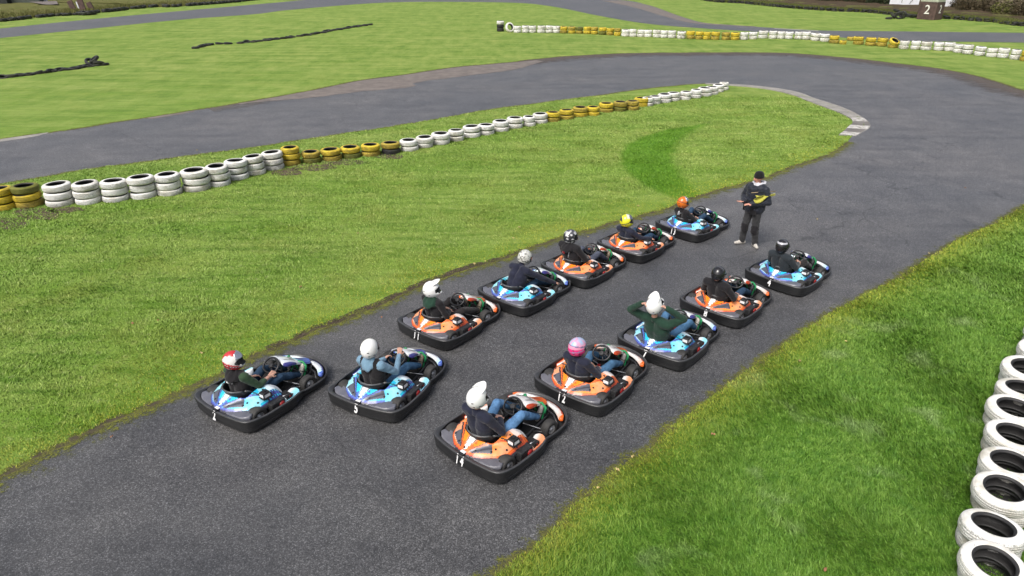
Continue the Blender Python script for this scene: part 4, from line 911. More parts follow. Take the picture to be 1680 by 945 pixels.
def helmet(parent, c, yaw, pitch, roll, colf, visor=None, peak=False, mx=False, vup=False, scale=1.0):
    M = Matrix.Translation(c) @ Matrix.Rotation(yaw, 4, 'Z') @ Matrix.Rotation(pitch, 4, 'Y') @ Matrix.Rotation(roll, 4, 'X') @ Matrix.Scale(scale, 4)
    NT, NPH = 56, 34; bm = bmesh.new(); vm = bmesh.new(); G_ = []; VG = []
    def pt(th, ph, ex=0.0):
        x, y, z = math.cos(ph) * math.cos(th), math.cos(ph) * math.sin(th), math.sin(ph)
        a = .150 if x > 0 else .148; px, py, pz = x * a, y * .124, z * (.150 if z > 0 else .165)
        if z < .05 and x > 0: px += .022 * sstep(.05, -.35, z) * x * (1.6 if mx else 1.0)
        if mx and z < -.2 and x > .5: px += .018 * (x - .5)
        if z < -.2: py *= 1 - .10 * sstep(-.2, -.8, z); px *= 1 - .05 * sstep(-.2, -.8, z)
        r_ = 1 + ex; zc = -.128 + .018 * (0 if px > 0 else 1)
        return Vector((px * r_, py * r_, max(pz * r_, zc)))
    def port(th, ph):
        z = math.degrees(ph); a = abs(math.degrees(th)); top = 26 if not mx else 24; bot = -17 if not mx else -14
        return a < 66 and bot + (a / 66) ** 3 * 8 < z < top - (a / 66) ** 3 * 12
    phs = [math.radians(-62 + (90 + 62) * j / NPH) for j in range(NPH + 1)]
    for j, ph in enumerate(phs):
        row = []
        for i in range(NT):
            th = 2 * PI * (i + .5) / NT - PI; row.append(bm.verts.new(pt(th, ph, -.10 if port(th, ph) else 0)))
        G_.append(row)
    cl = bm.loops.layers.float_color.new('paint')
    for j in range(NPH):
        for i in range(NT):
            f = bm.faces.new((G_[j][i], G_[j][(i + 1) % NT], G_[j + 1][(i + 1) % NT], G_[j + 1][i])); f.smooth = True
            th = 2 * PI * (i + 1) / NT - PI; ph = (phs[j] + phs[j + 1]) / 2; f.material_index = 1 if port(th, ph) else 0
            for l in f.loops:
                q = l.vert.co; l[cl] = (*colf(q.x / .15, q.y / .124, q.z / .15), 1)
    f = bm.faces.new(G_[0][::-1]); f.material_index = 1
    bmesh.ops.remove_doubles(bm, verts=bm.verts, dist=1e-5); bmesh.ops.recalc_face_normals(bm, faces=bm.faces)
    me = bpy.data.meshes.new('m'); bm.to_mesh(me); bm.free(); me.transform(M); me.materials.append(M_HEL); me.materials.append(M_LINER)
    ho = link('helmet', me, None, parent)
    if visor is not None:
        bm = bmesh.new(); rows = []; tl = -18 if not vup else 22
        for j in range(11):
            row = []
            for i in range(25):
                th = math.radians(-68 + 136 * i / 24); ph = math.radians(tl + (46 * j / 10) * (1 - .25 * (abs(th) / 1.19) ** 3)); row.append(bm.verts.new(pt(th, ph, .025 + (.03 if vup else 0))))
            rows.append(row)
        for j in range(10):
            for i in range(24): bm.faces.new((rows[j][i], rows[j][i + 1], rows[j + 1][i + 1], rows[j + 1][i]))
        me = bm_mesh(bm, True); me.transform(M); vo = link('visor', me, visor, ho); md = vo.modifiers.new('s', 'SOLIDIFY'); md.thickness = .004
        bm = bmesh.new()
        for sd in (-1, 1): add_lathe(bm, [(0, .01), (.018, .008), (.022, 0), (.022, -.01), (0, -.01)], 12, Matrix.Translation(pt(math.radians(70 * sd), .05, .03)) @ Matrix.Rotation(-sd * PI / 2 + .3 * sd, 4, 'X'))
        me = bm_mesh(bm); me.transform(M); link('visor_pivot', me, M_BLKP, ho)
    if peak:
        bm = bmesh.new(); rows = []; cl = bm.loops.layers.float_color.new('paint')
        for j in range(9):
            f_ = j / 8; row = []
            for i in range(11):
                u = i / 5 - 1; w_ = .100 - .010 * f_ - (.02 * max(0, f_ - .8) * 5 * abs(u)); x = .060 + .092 * f_ - .05 * u * u * (1 - .5 * f_) - .03 * f_ * u * u; z = .142 + .034 * math.sin(f_ * 1.5) - .040 * u * u
                row.append(bm.verts.new((x, u * w_, z)))
            rows.append(row)
        for j in range(8):
            for i in range(10):
                f = bm.faces.new((rows[j][i], rows[j][i + 1], rows[j + 1][i + 1], rows[j + 1][i])); f.smooth = True
                for l in f.loops: l[cl] = (.80, .80, .79, 1)
        me = bpy.data.meshes.new('m'); bm.to_mesh(me); bm.free(); me.transform(M); po = link('peak', me, M_HEL, ho); md = po.modifiers.new('s', 'SOLIDIFY'); md.thickness = .006
    bm = bmesh.new()     # vents
    for sd in (-1, 1):
        for a in (.95, 1.25):
            q = pt(a * sd * 2.0, -.35, .004); add_box(bm, q, (.026, .010, .010), rot=(0, 0, a * sd * 2.0 + PI / 2), bev=.002)
    for x_ in (-.55, .55): q = pt(PI + x_, .05, .003); add_box(bm, q, (.010, .030, .008), rot=(0, 0, x_), bev=.002)
    me = bm_mesh(bm); me.transform(M); link('vents', me, M_BLKP, ho)
    if mx:
        bm = bmesh.new(); rows = []
        for j in range(5):
            row = []
            for i in range(17):
                th = math.radians(-52 + 104 * i / 16); ph = math.radians(-10 + 30 * j / 4); row.append(bm.verts.new(pt(th, ph, -.05)))
            rows.append(row)
        for j in range(4):
            for i in range(16): bm.faces.new((rows[j][i], rows[j][i + 1], rows[j + 1][i + 1], rows[j + 1][i]))
        me = bm_mesh(bm, True); me.transform(M); link('goggles', me, M_VDARK, ho)
    return ho
WHT = (.80, .80, .79)
def c_white(x, y, z): return WHT
def c_redwhite(x, y, z):
    if z > .72 or (z > .45 and abs(y) < .38): return (.50, .03, .035)
    s = z + .35 * x
    if -.75 < s < -.42: return (.55, .02, .03)
    if -.30 < s < -.08 and x < .6: return (.50, .02, .03)
    if -.42 < s < -.33 or z < -.72: return (.06, .06, .07)
    return (.72, .70, .68)
def c_pink(x, y, z):
    if z > .52: return lerp3((.30, .45, .62), (.62, .30, .45), .5 + 1.5 * noise.noise(Vector((x * 3, y * 3, z))))
    if .28 < z + .15 * x < .40: return (.16, .13, .25)
    if z > .1: return (.72, .28, .42)
    if -.1 < z - .2 * x < .02: return (.30, .28, .50)
    return (.78, .035, .22)
def c_grey(x, y, z):
    v = noise.noise(Vector((x * 3.5, y * 3.5, z * 5))); w = noise.noise(Vector((x * 6 + 9, y * 6, z * 3)))
    if v > .22: return (.10, .10, .10)
    if w > .25: return (.33, .34, .30)
    return (.58, .58, .54)
def c_bw(x, y, z):
    v = noise.noise(Vector((x * 2.6 + 4, y * 2.6, z * 3.6)))
    if z > .55: return (.07, .07, .08) if v < .12 else (.45, .45, .45)
    return (.62, .62, .62) if v > .02 else (.03, .03, .035)
def c_yellow(x, y, z):
    if z > .55 and x > -.1: return (.62, .62, .50)
    if -.2 < z - .35 * x < -.08 or (x < -.75 and z > .1): return (.05, .05, .06)
    return (.70, .68, .03)
def c_orange(x, y, z):
    if z > .45 and x > .15: return (.62, .45, .42)
    if .1 < z + .3 * x < .2: return (.07, .03, .03)
    return (.62, .15, .015)
def c_black(x, y, z): return (.055, .055, .060) if z > .62 and x > -.3 else (.012, .012, .014)

def driver(kart, label, top, trouser, shoe, hel, P, torso_shift=None, extras=None, skinm=None, cuff=1.0, top2=None):
    k = next(q for q in KARTS if q[0] == kart); b = Body(); sk = skinm or M_SKIN
    hx, hz = P['head']                                     # head centre, kart coordinates
    hy = P.get('hy', 0); nk = Vector(P.get('neck', (hx - .01, hy * .9, hz - .145)))
    pel = Vector(P.get('pelvis', (-.44, 0, .20))); shc = Vector(P.get('shc', (nk.x + .015, nk.y, nk.z - .075)))
    lat = Vector(P.get('lat', (0, 1, 0))).normalized(); hw = P.get('hw', .175)
    top_ = 'top'; chest = pel.lerp(shc, .68); bel = pel.lerp(shc, .34) + Vector((-.015, 0, 0)); f_ = P.get('bulk', 1.0)
    b.cap(pel + Vector((0, .055, 0)), .118 * f_, pel - Vector((0, .055, 0)), .118 * f_, 'trouser')
    for s in (-1, 1):
        b.cap(pel + Vector((0, .05 * s, .06)), .115 * f_, bel + lat * .050 * s, .118 * f_, top_); b.cap(bel + lat * .05 * s, .118 * f_, chest + lat * .075 * s, .120 * f_, top_); b.cap(chest + lat * .075 * s, .118 * f_, shc + lat * .09 * s, .080 * f_, top_)
        b.cap(shc + lat * .09 * s, .080 * f_, shc + lat * (hw if not top2 else hw - .045) * s, .070 * f_, top_)
        b.cap(nk - Vector((0, 0, .045)), .050, shc + lat * .10 * s, .068 * f_, top_)
    b.cap(nk - Vector((.0, 0, .05)), .060, nk - Vector((0, 0, .015)), .056, P.get('collar', top_)); b.cap(nk - Vector((0, 0, .03)), .050, Vector((hx, hy, hz - .07)), .048, 'skin')
    b.head((hx, hy, hz), P.get('yaw', 0), P.get('pitch', 0))
    for s, key in ((-1, 'R'), (1, 'L')):
        sh = shc + lat * hw * s + Vector((0, 0, -.005)); el = Vector(P[key][0]); wr = Vector(P[key][1]); hd = Vector(P[key][2]); hn = Vector(P[key][3])
        b.arm(sh, el, wr, -s * 1, 'sleeve', hd, hn, P[key][4] if len(P[key]) > 4 else .55, (.064 * f_ if not top2 else .073, .050 * f_, .040 * f_), cuff)
        kn, an, toe = P['leg' + key]; b.leg(pel + Vector((.02, .095 * s, -.02)), kn, an, toe)
    mats = {'top': top, 'sleeve': top2 or top, 'trouser': trouser, 'skin': sk, 'lip': M_LIP, 'eye': M_EYE, 'shoe': shoe}
    o = b.build('person', mats, label=label, category='person', group='drivers seated in the karts', seed=len(label))
    o.location = (k[1], k[2], 0); o.rotation_euler = (0, 0, math.radians(k[3]))
    h = helmet(o, Vector((hx, hy, hz)), P.get('yaw', 0), P.get('pitch', 0), P.get('roll', 0), **hel)
    return o, nk, shc
LEG = {'legR': ((.04, -.20, .36), (.43, -.155, .17), (.56, -.155, .285)), 'legL': ((.04, .20, .38), (.43, .155, .17), (.56, .155, .285))}
def LG(rk=.37, lk=.38, rx=.05, lx=.05): return {'legR': ((rx, -.20, rk), (.43, -.155, .16), (.555, -.155, .285)), 'legL': ((lx, .20, lk), (.43, .155, .16), (.555, .155, .285))}
LAPR = ((-.40, -.275, .40), (-.22, -.09, .37), (.75, .6, -.2), (.2, 0, 1), .6); LAPL = ((-.40, .275, .40), (-.20, .08, .38), (.75, -.6, -.2), (.2, 0, 1), .6)
WHR = ((-.33, -.27, .42), (-.02, -.165, .44), (.8, .3, .35), (-.5, -.6, .5), .9); WHL = ((-.33, .27, .42), (-.02, .165, .44), (.8, -.3, .35), (-.5, .6, .5), .9)
D = {}
D['k14'] = driver('k14', 'driver in navy jumper and light jeans, white peaked helmet, hands together', M_NAVY, M_J1, M_SHG, dict(colf=c_white, peak=True, mx=True),
    dict(head=(-.61, .965), neck=(-.625, 0, .80), yaw=-.12, pitch=-.05, R=((-.44, -.28, .46), (-.24, -.06, .44), (.6, .7, .0), (.2, 0, 1), .6), L=((-.46, .27, .46), (-.25, .06, .44), (.6, -.7, 0), (.2, 0, 1), .6), bulk=1.06, hw=.19, **LG(.43, .47, .04, -.02)))
D['k12'] = driver('k12', 'driver in navy jumper and jeans with a pink helmet', M_NAVY, M_J2, M_SHG, dict(colf=c_pink, visor=M_VCLR),
    dict(head=(-.605, .885), yaw=-.30, R=((-.42, -.28, .40), (-.20, -.12, .36), (.8, .5, -.2), (.1, 0, 1), .5), L=LAPL, **LG(.34, .34, .08, .10)))
D['k5'] = driver('k5', 'driver in black gilet over pale blue hoodie, plain white helmet, one hand raised', M_BLKC, M_J2, M_SHT, dict(colf=c_white, visor=M_VDARK),
    dict(head=(-.53, .95), neck=(-.54, 0, .79), yaw=.05, R=((-.31, -.27, .50), (-.07, -.17, .62), (.5, .1, .9), (-.6, -.6, .2), .8), L=WHL, collar='sleeve', **LG(.37, .36, .06, .06)), top2=M_DBLUE)
D['k2'] = driver('k2', 'driver in black bodywarmer with green sleeves and a red and white helmet', M_BLKC, M_J3, M_SHW, dict(colf=c_redwhite, visor=M_VSIL, vup=True),
    dict(head=(-.50, .855), yaw=-.75, R=((-.34, -.26, .43), (-.10, -.19, .43), (.9, .2, .2), (-.1, -.5, .9), .5), L=((-.36, .25, .42), (-.20, .13, .36), (.9, -.3, -.1), (.1, .3, 1), .5), **LG(.33, .33, .06, .06)), top2=M_DGRN2, cuff=.45)
D['k11'] = driver('k11', 'driver in black hoodie and dark trousers with a white peaked helmet in profile', M_BLKC, M_DTROU, M_SHT, dict(colf=c_white, peak=True, mx=True, scale=1.03),
    dict(head=(-.545, .90), yaw=-.72, R=((-.47, -.27, .42), (-.26, -.12, .40), (.8, .5, -.1), (.1, -.2, 1), .6), L=LAPL, **LG(.33, .38, .0, .08)))
D['k7'] = driver('k7', 'driver in dark green sweatshirt and jeans lifting both hands to a white peaked helmet', M_DGRN, M_J2, M_SHW, dict(colf=c_white, peak=True, mx=True, scale=1.04),
    dict(head=(-.80, 1.02), neck=(-.75, 0, .80), shc=(-.71, 0, .70), pelvis=(-.50, 0, .24), yaw=-.10, pitch=-.62, bulk=1.24, hw=.225, R=((-.52, -.40, .80), (-.73, -.20, 1.00), (-.4, .75, .45), (.4, -.6, .5), .6), L=((-.86, .40, .83), (-.88, .19, 1.02), (-.2, -.9, .4), (.2, .6, .6), .6), **LG(.40, .46, .12, .0)))
D['kg'] = driver('kg', 'driver in dark navy top bending forward to reach beside the front wheel, grey patterned helmet', M_NAVY, M_J3, M_SHD, dict(colf=c_grey, visor=M_VDARK),
    dict(head=(-.17, .87), hy=-.02, neck=(-.25, -.01, .75), shc=(-.31, -.02, .67), pelvis=(-.46, 0, .22), yaw=-.25, pitch=.45, hw=.19, bulk=1.06, R=((-.02, -.36, .47), (.26, -.42, .30), (.95, .0, -.3), (.1, -.1, 1), .3), L=((-.10, .28, .50), (.10, .17, .42), (.8, -.3, .1), (-.1, .6, .6), .8), **LG(.35, .36, -.02, .02)))
D['kbk'] = driver('kbk', 'driver in black jacket with red and white marks, black and white helmet, grey jeans', M_BLKC, M_J4, M_SHT, dict(colf=c_bw, visor=M_VDARK),
    dict(head=(-.66, .955), yaw=-.65, neck=(-.68, 0, .81), pelvis=(-.47, 0, .22), bulk=1.13, hw=.20, R=((-.50, -.30, .48), (-.28, -.17, .42), (.9, .3, .0), (.1, -.2, 1), .5), L=((-.50, .28, .48), (-.26, .14, .44), (.9, -.3, 0), (.1, .2, 1), .5), **LG(.40, .43, .08, .0)))
D['ky'] = driver('ky', 'driver in navy top with a yellow helmet, arm stretched along the side pod', M_NAVY, M_J3, M_SHD, dict(colf=c_yellow, visor=M_VCLR, vup=True),
    dict(head=(-.63, .82), yaw=-.70, R=((-.50, -.32, .46), (-.24, -.41, .40), (1, .0, -.25), (.2, -.1, 1), .3), L=((-.38, .25, .40), (-.14, .06, .36), (.9, -.3, 0), (0, .2, 1), .4), **LG(.32, .36, .10, .05)))
D['k13'] = driver('k13', 'small driver in black top with white back print and an orange helmet', M_BLKC, M_J3, M_SHD, dict(colf=c_orange, visor=M_VSIL, vup=True, scale=.97),
    dict(head=(-.69, .84), yaw=-.55, pelvis=(-.47, 0, .20), hw=.15, bulk=.90, R=((-.48, -.26, .40), (-.33, -.18, .40), (.9, .4, .1), (.1, -.3, 1), .5), L=((-.48, .25, .40), (-.28, .10, .42), (.9, -.3, .1), (.1, .2, 1), .5), **LG(.40, .44, -.02, .03)))
D['k8'] = driver('k8', 'driver in plain black jacket and jeans with a glossy black helmet', M_BLKC, M_J3, M_SHD, dict(colf=c_black, visor=M_VDARK),
    dict(head=(-.68, .885), yaw=.15, neck=(-.69, 0, .745), pelvis=(-.47, 0, .21), bulk=1.12, hw=.20, R=((-.60, -.33, .46), (-.36, -.25, .42), (.95, .2, .0), (.1, -.3, 1), .4), L=((-.56, .31, .46), (-.30, .18, .42), (.9, -.3, 0), (.1, .2, 1), .5), **LG(.36, .37, .04, .05)))
D['kl'] = driver('kl', 'driver in charcoal jacket and dark trousers with a black silver banded helmet', M_CHAR, M_DTROU, M_SHD, dict(colf=lambda x, y, z: (.45, .45, .48) if .50 < z < .68 and x < -.1 else c_black(x, y, z), visor=M_VDARK),
    dict(head=(-.69, .895), yaw=.05, neck=(-.70, 0, .755), pelvis=(-.47, 0, .21), bulk=1.08, hw=.19, R=((-.55, -.30, .47), (-.20, -.17, .42), (.8, .3, .3), (-.3, -.6, .5), .8), L=((-.52, .28, .47), (-.20, .17, .42), (.8, -.3, .3), (-.3, .6, .5), .8), **LG(.40, .40, .01, .01)))
# hoods
def hood(o, c, r, mat, name='hood', drop=.10, yaw=0.0, w=1.0):
    bm = bmesh.new(); rows = []
    for j in range(9):
        f = j / 8; row = []
        for i in range(15):
            a = PI * .5 + (i / 14) * PI           # around the back of the neck
            rr = r * (.62 + .55 * math.sin(f * PI * .62)); x = rr * math.cos(a) * (1.0 + .25 * f); y = rr * math.sin(a) * 1.15 * w
            z = .055 - .13 * f - drop * f * max(0, -math.cos(a)) + .02 * math.sin(i * 1.7 + f * 3)
            row.append(bm.verts.new(Vector(c) + Vector((x, y, z))))
        rows.append(row)
    for j in range(8):
        for i in range(14): bm.faces.new((rows[j][i], rows[j][i + 1], rows[j + 1][i + 1], rows[j + 1][i]))
    me = bm_mesh(bm, True); h = link(name, me, mat, o); md = h.modifiers.new('s', 'SOLIDIFY'); md.thickness = .022; return h
hood(D['k5'][0], D['k5'][1] + Vector((.025, .015, -.005)), .100, M_DBLUE, drop=.085, w=1.0)
hood(D['k11'][0], D['k11'][1] + Vector((.02, 0, -.01)), .125, M_DGRN, drop=.07)
hood(D['k2'][0], D['k2'][1] + Vector((.02, 0, -.03)), .120, M_BLKC, drop=.04)
hood(D['kbk'][0], D['kbk'][1] + Vector((.02, 0, -.03)), .125, M_BLKC, drop=.04)
def patch(o, name, c, ux, uy, w, h, mat, slant=0.0):
    """small cloth print lying on the back: a thin curved piece"""
    bm = bmesh.new(); ux, uy = Vector(ux).normalized(), Vector(uy).normalized(); nn = ux.cross(uy); g = []
    for j in range(5): g.append([bm.verts.new(Vector(c) + ux * w * (i / 6 - .5) + uy * h * (j / 4 - .5) + ux * slant * h * (j / 4 - .5) - nn * .9 * w * w * (i / 6 - .5) ** 2 / .12 * .3) for i in range(7)])
    for j in range(4):
        for i in range(6): bm.faces.new((g[j][i], g[j][i + 1], g[j + 1][i + 1], g[j + 1][i]))
    p = link(name, bm_mesh(bm, True), mat, o); md = p.modifiers.new('s', 'SOLIDIFY'); md.thickness = .006; md.offset = 0; return p
M_PRW = cloth('white_print', (.55, .56, .58), var=.15); M_PRR = cloth('red_print', (.36, .02, .03), var=.15)
def on_body(o, y, z, x0=-1.4):
    """first point of the body met going forward at height z"""
    ok, loc, nrm, _ = o.ray_cast(Vector((x0, y, z)), Vector((1, 0, 0))); return (loc, nrm) if ok else (Vector((-.7, y, z)), Vector((-1, 0, 0)))
def print_on(key, name, y, z, w, h, mat, slant=0.0):
    o = D[key][0]; bpy.context.view_layer.update(); loc, nr = on_body(o, y, z); ux = Vector((0, 0, 1)).cross(nr).normalized(); uy = nr.cross(ux)
    return patch(o, name, loc + nr * .004, ux, uy, w, h, mat, slant)
print_on('k13', 'back_print', .02, .58, .13, .11, M_PRW); print_on('k2', 'back_label', .06, .52, .11, .06, M_PRW)
print_on('kbk', 'red_flash', .10, .60, .09, .05, M_PRR, .3); print_on('kbk', 'white_flash', -.03, .58, .022, .15, M_PRW, .3)

# ------------------------------------------------------------------ marshal
b = Body(); fy = math.radians(222)                          # the way he faces
Lm = Vector((math.cos(fy), math.sin(fy), 0)); Sm = Vector((-Lm.y, Lm.x, 0))   # forward, his left
O = Vector((5.53, 14.55, 0)); Z = Vector((0, 0, 1))
def mp(f, l, z): return O + Lm * f + Sm * l + Z * z
def wrl(x, y, z): return Vector((x, y, z))
fa, fb = at(1217, 401) + Vector((0, .04, 0)), at(1238, 406) + Vector((0, .04, 0))      # his right and left foot
if (fa - fb).dot(Sm) > 0: pass
pel = mp(.0, 0, .95)
b.cap(mp(0, .075, .97), .115, mp(0, -.075, .97), .115, 'trouser')
for s, ft in ((1, fb if (fb - fa).dot(Sm) > 0 else fa), (-1, fa if (fb - fa).dot(Sm) > 0 else fb)):
    hip = mp(0, .085 * s, .92); an = Vector((ft.x, ft.y, .105)); kn = hip.lerp(an, .5) + Lm * .04; kn.z = .51
    b.cap(hip, .108, kn, .084, 'trouser'); b.cap(kn, .084, kn.lerp(an, .5), .080, 'trouser'); b.cap(kn + Lm * .012, .084, kn + Lm * .012 - Z * .12, .082, 'patch'); b.cap(kn.lerp(an, .5), .078, an + Z * .0, .072, 'trouser')
    fd = (Lm * .9 + Sm * .25 * s).normalized() if s > 0 else (Lm * 1.0 + Sm * -.5).normalized()
    if s > 0: fd = Vector((.05, -1, 0))
    else: fd = Vector((-.9, -.25, 0)).normalized()
    a0 = Vector((an.x, an.y, .048)); b.cap(a0 - fd * .06, .046, a0 + fd * .10, .044, 'shoe'); b.cap(a0 + fd * .10, .044, a0 + fd * .165, .034, 'shoe'); b.cap(a0 - fd * .02 + Z * .03, .046, a0 + fd * .06 + Z * .015, .040, 'shoe')
for s in (-1, 1):
    b.cap(mp(0, .07 * s, 1.00), .125, mp(0, .06 * s, 1.12), .125, 'top'); b.cap(mp(0, .06 * s, 1.12), .125, mp(.01, .08 * s, 1.32), .135, 'top'); b.cap(mp(.01, .08 * s, 1.32), .130, mp(0, .10 * s, 1.42), .088, 'top'); b.cap(mp(0, .10 * s, 1.42), .085, mp(0, .185 * s, 1.41), .078, 'top')
for k_ in range(8): zz = .95 + k_ * .062; b.cap(mp(.0, .090, zz), .148 + .006 * (k_ % 2), mp(.0, -.090, zz), .148 + .006 * (k_ % 2), 'top')
b.cap(mp(0, 0, 1.44), .062, mp(.015, 0, 1.53), .055, 'skin')
hc = mp(.035, 0, 1.645); yawh = math.radians(186)
b.head(hc, yawh, .08)
R_ = mp(0, -.20, 1.40); L_s = mp(0, .20, 1.40)
eR = mp(-.02, -.31, 1.15); wR = mp(.24, -.16, 1.11)
b.arm(R_, eR, wR, 1, 'top', (Lm * .8 - Sm * .45 + Z * .0), (0, 0, -1), .15, (.092, .076, .056), 1.0)
eL = mp(-.02, .30, 1.13); wL = mp(.25, .05, 1.10)
b.arm(L_s, eL, wL, -1, 'top', (Lm * .75 - Sm * .65 + Z * -.05), (0, 0, 1), .15, (.092, .076, .056), 1.0)
m = b.build('person', {'top': M_PUFF, 'trouser': M_GTROU, 'patch': M_BLKC, 'skin': M_SKIN2, 'lip': M_LIP, 'eye': M_EYE, 'shoe': M_SHW}, .0085, .010, 3, label='standing marshal in black beanie and navy puffer jacket with hands out in front', category='person')
Mh = Matrix.Translation(hc) @ Matrix.Rotation(yawh, 4, 'Z') @ Matrix.Rotation(.08, 4, 'Y')
bm = bmesh.new(); pr_ = [(.102, .012), (.105, .018), (.107, .045), (.104, .052), (.103, .07), (.094, .105), (.074, .135), (.045, .152), (0, .158)]
add_lathe(bm, [(.092, .012)] + pr_, 36)
for v in bm.verts:
    v.co.x = v.co.x * 1.06 - .012; rib = math.atan2(v.co.y, v.co.x); v.co *= 1 + .006 * math.sin(rib * 24)
me = bm_mesh(bm, True); me.transform(Mh); link('beanie', me, cloth('black_rib_knit', (.010, .010, .011)), m)
bm = bmesh.new(); rows = []
for j in range(9):
    f = j / 8; row = []
    for i in range(24):
        a = 2 * PI * i / 24; back = max(0, -math.cos(a)); fr = max(0, math.cos(a))
        rr = .074 + .068 * math.sin(f * PI * .75) * (.55 + .60 * back + .30 * abs(math.sin(a))); z = 1.555 - .045 * f + .035 * back * math.sin(f * PI) - .10 * fr * f + .008 * math.sin(5 * a + f * 4)
        row.append(bm.verts.new(mp(.0 + rr * math.cos(a) * 1.05, rr * math.sin(a) * 1.1, z)))
    rows.append(row)
for j in range(8):
    for i in range(24): bm.faces.new((rows[j][i], rows[j][(i + 1) % 24], rows[j + 1][(i + 1) % 24], rows[j + 1][i]))
ho = link('hood', bm_mesh(bm, True), cloth('pale_grey_hood', (.50, .50, .54), var=.12), m); md = ho.modifiers.new('s', 'SOLIDIFY'); md.thickness = .02
bm = bmesh.new(); add_box(bm, mp(.02, -.20, .93), (.10, .10, .17), rot=(0, 0, fy), bev=.02); add_box(bm, mp(.135, .05, .90), (.03, .15, .17), rot=(0, 0, fy), bev=.01); link('tool_pouches', bm_mesh(bm), M_BLKC, m)
# yellow flag tucked under his arm
fl_ = thing('flag', 'yellow flag rolled up and tucked under the arm of the marshal', 'flag', (0, 0, 0))
a_, b_ = mp(.20, .02, 1.27), mp(-.32, .36, 1.30); front = at(1228, 322, 0); 
dirf = (at(1270, 318, 0) - at(1212, 322, 0)).normalized()
c0 = mp(.17, .10, 1.33); q0 = c0 - Vector((1, .1, 0)).normalized() * .14; q1 = c0 + Vector((1, .25, .06)).normalized() * .46
bm = bmesh.new(); add_tube(bm, [q0 + Z * .03, q1], .009, 8); link('stick', bm_mesh(bm, True), plain('flag_stick', (.30, .22, .12), .7), fl_)
bm = bmesh.new(); g = []
for j in range(11):
    f = j / 10; row = []
    for i in range(9):
        u = i / 8; p = q0.lerp(q1, .12 + .80 * f) + Z * (-.02 - .15 * u * (1.15 - .85 * sstep(.25, .6, f))) + Vector((.3, -1, 0)).normalized() * (.055 + .045 * math.sin(u * 7 + f * 9) * (1 - .4 * f) + .05 * math.sin(f * PI))
        row.append(bm.verts.new(p))
    g.append(row)
for j in range(10):
    for i in range(8): bm.faces.new((g[j][i], g[j][i + 1], g[j + 1][i + 1], g[j + 1][i]))
fo = link('cloth', bm_mesh(bm, True), cloth('yellow_flag_cloth', (.44, .42, .07), var=.15), fl_); md = fo.modifiers.new('s', 'SOLIDIFY'); md.thickness = .006
# ------------------------------------------------------------------ black tyre lines far off
def black_line(pts, n_, levels, where, group, R=.33, th=.2, jit=.05, sink=0.0, zb=0.0, skip=0.0, stuff=None):
    P = resample(smooth_curve(G(pts), .3), n_)
    if stuff:
        bm = bmesh.new()
        for k, p in enumerate(P):
            if random.random() < skip: continue
            for i in range(levels):
                s0 = len(bm.verts); bm.from_mesh(random.choice(TM['b'])); bm.verts.ensure_lookup_table(); r_ = R * random.uniform(.85, 1.1)
                M = Matrix.Translation((p.x + random.gauss(0, jit), p.y + random.gauss(0, jit), zb + th * (i + .5) - sink)) @ Euler((random.gauss(0, .1), random.gauss(0, .1), random.uniform(0, 6))).to_matrix().to_4x4() @ Matrix.Diagonal((r_, r_, th * random.uniform(.8, 1.15), 1))
                for v in bm.verts[s0:]: v.co = M @ v.co
        me = bpy.data.meshes.new('m'); bm.to_mesh(me); bm.free()
        for mm in (M_TB, M_RUB): me.materials.append(mm)
        link('black_tyres', me, kind='stuff', label=stuff); return
    for k, p in enumerate(P):
        if random.random() < skip: continue
        for i in range(levels):
            lab = f"black tyre, {lvl(i, levels)} of the {ordinal(k + 1)} pile from the left in {where}" if levels > 1 else f"half buried black tyre, {ordinal(k + 1)} from the left in {where}"
            tyre('b', (p.x + random.gauss(0, jit), p.y + random.gauss(0, jit), zb + th * (i + .5) - sink), R * random.uniform(.85, 1.1), th * random.uniform(.8, 1.15), lab, group,
                 (random.gauss(0, .10), random.gauss(0, .10)))
black_line([(-12, 129.5), (30, 125.5), (75, 119), (115, 114), (150, 109), (170, 107)], 15, 1, 'the left meadow row', 'black tyres half buried in the left meadow row', sink=.07, jit=.07)
black_line([(320, 79.5), (345, 74), (400, 70.5), (470, 63), (520, 55.5), (560, 48), (606, 41)], 38, 1, 'the middle meadow row', 'black tyres half buried in the middle meadow row', sink=.06, jit=.10)
for i, (x, y, z, t) in enumerate([(150, 107, .20, (.5, .3)), (163, 107.5, .12, (.2, .4)), (157, 107, .36, (.35, -.5))]):
    p = at(x, y); tyre('b', (p.x, p.y, z), .34, .2, ['black tyre leaning to the left in the small heap by the left meadow row', 'black tyre flat in the small heap by the left meadow row', 'black tyre on top of the small heap by the left meadow row'][i], 'black tyres of the small meadow heap', t)
# the wall of black tyres below the right bank
bank_r = [(1140, -3), (1154, .5), (1180, 4), (1216, 5.6), (1296, 13.4), (1368, 18.4), (1400, 19.5), (1440, 22), (1500, 29), (1550, 31), (1581, 33), (1604, 35), (1635, 37), (1658, 41), (1690, 44)]
black_line(bank_r, 72, 2, 'the line below the right bank', 'black tyres below the right bank', R=.36, th=.19, jit=.07, zb=-.02, stuff='long low wall of black tyres along the foot of the right bank')
bank_l = [(-8, 36.5), (20, 34), (45, 31), (70, 28.5), (92, 26.5), (125, 25), (160, 21.5)]
black_line(bank_l, 24, 1, 'the line below the left bank', 'black tyres below the left bank', R=.42, th=.32, jit=.12, skip=.12, stuff='row of half buried black tyres along the foot of the left bank')
bank_l2 = [(172, 20.5), (200, 17.5), (210, 15.8), (262, 11.5), (280, 12), (330, 8.5), (375, 5), (400, 2.5), (430, -1)]
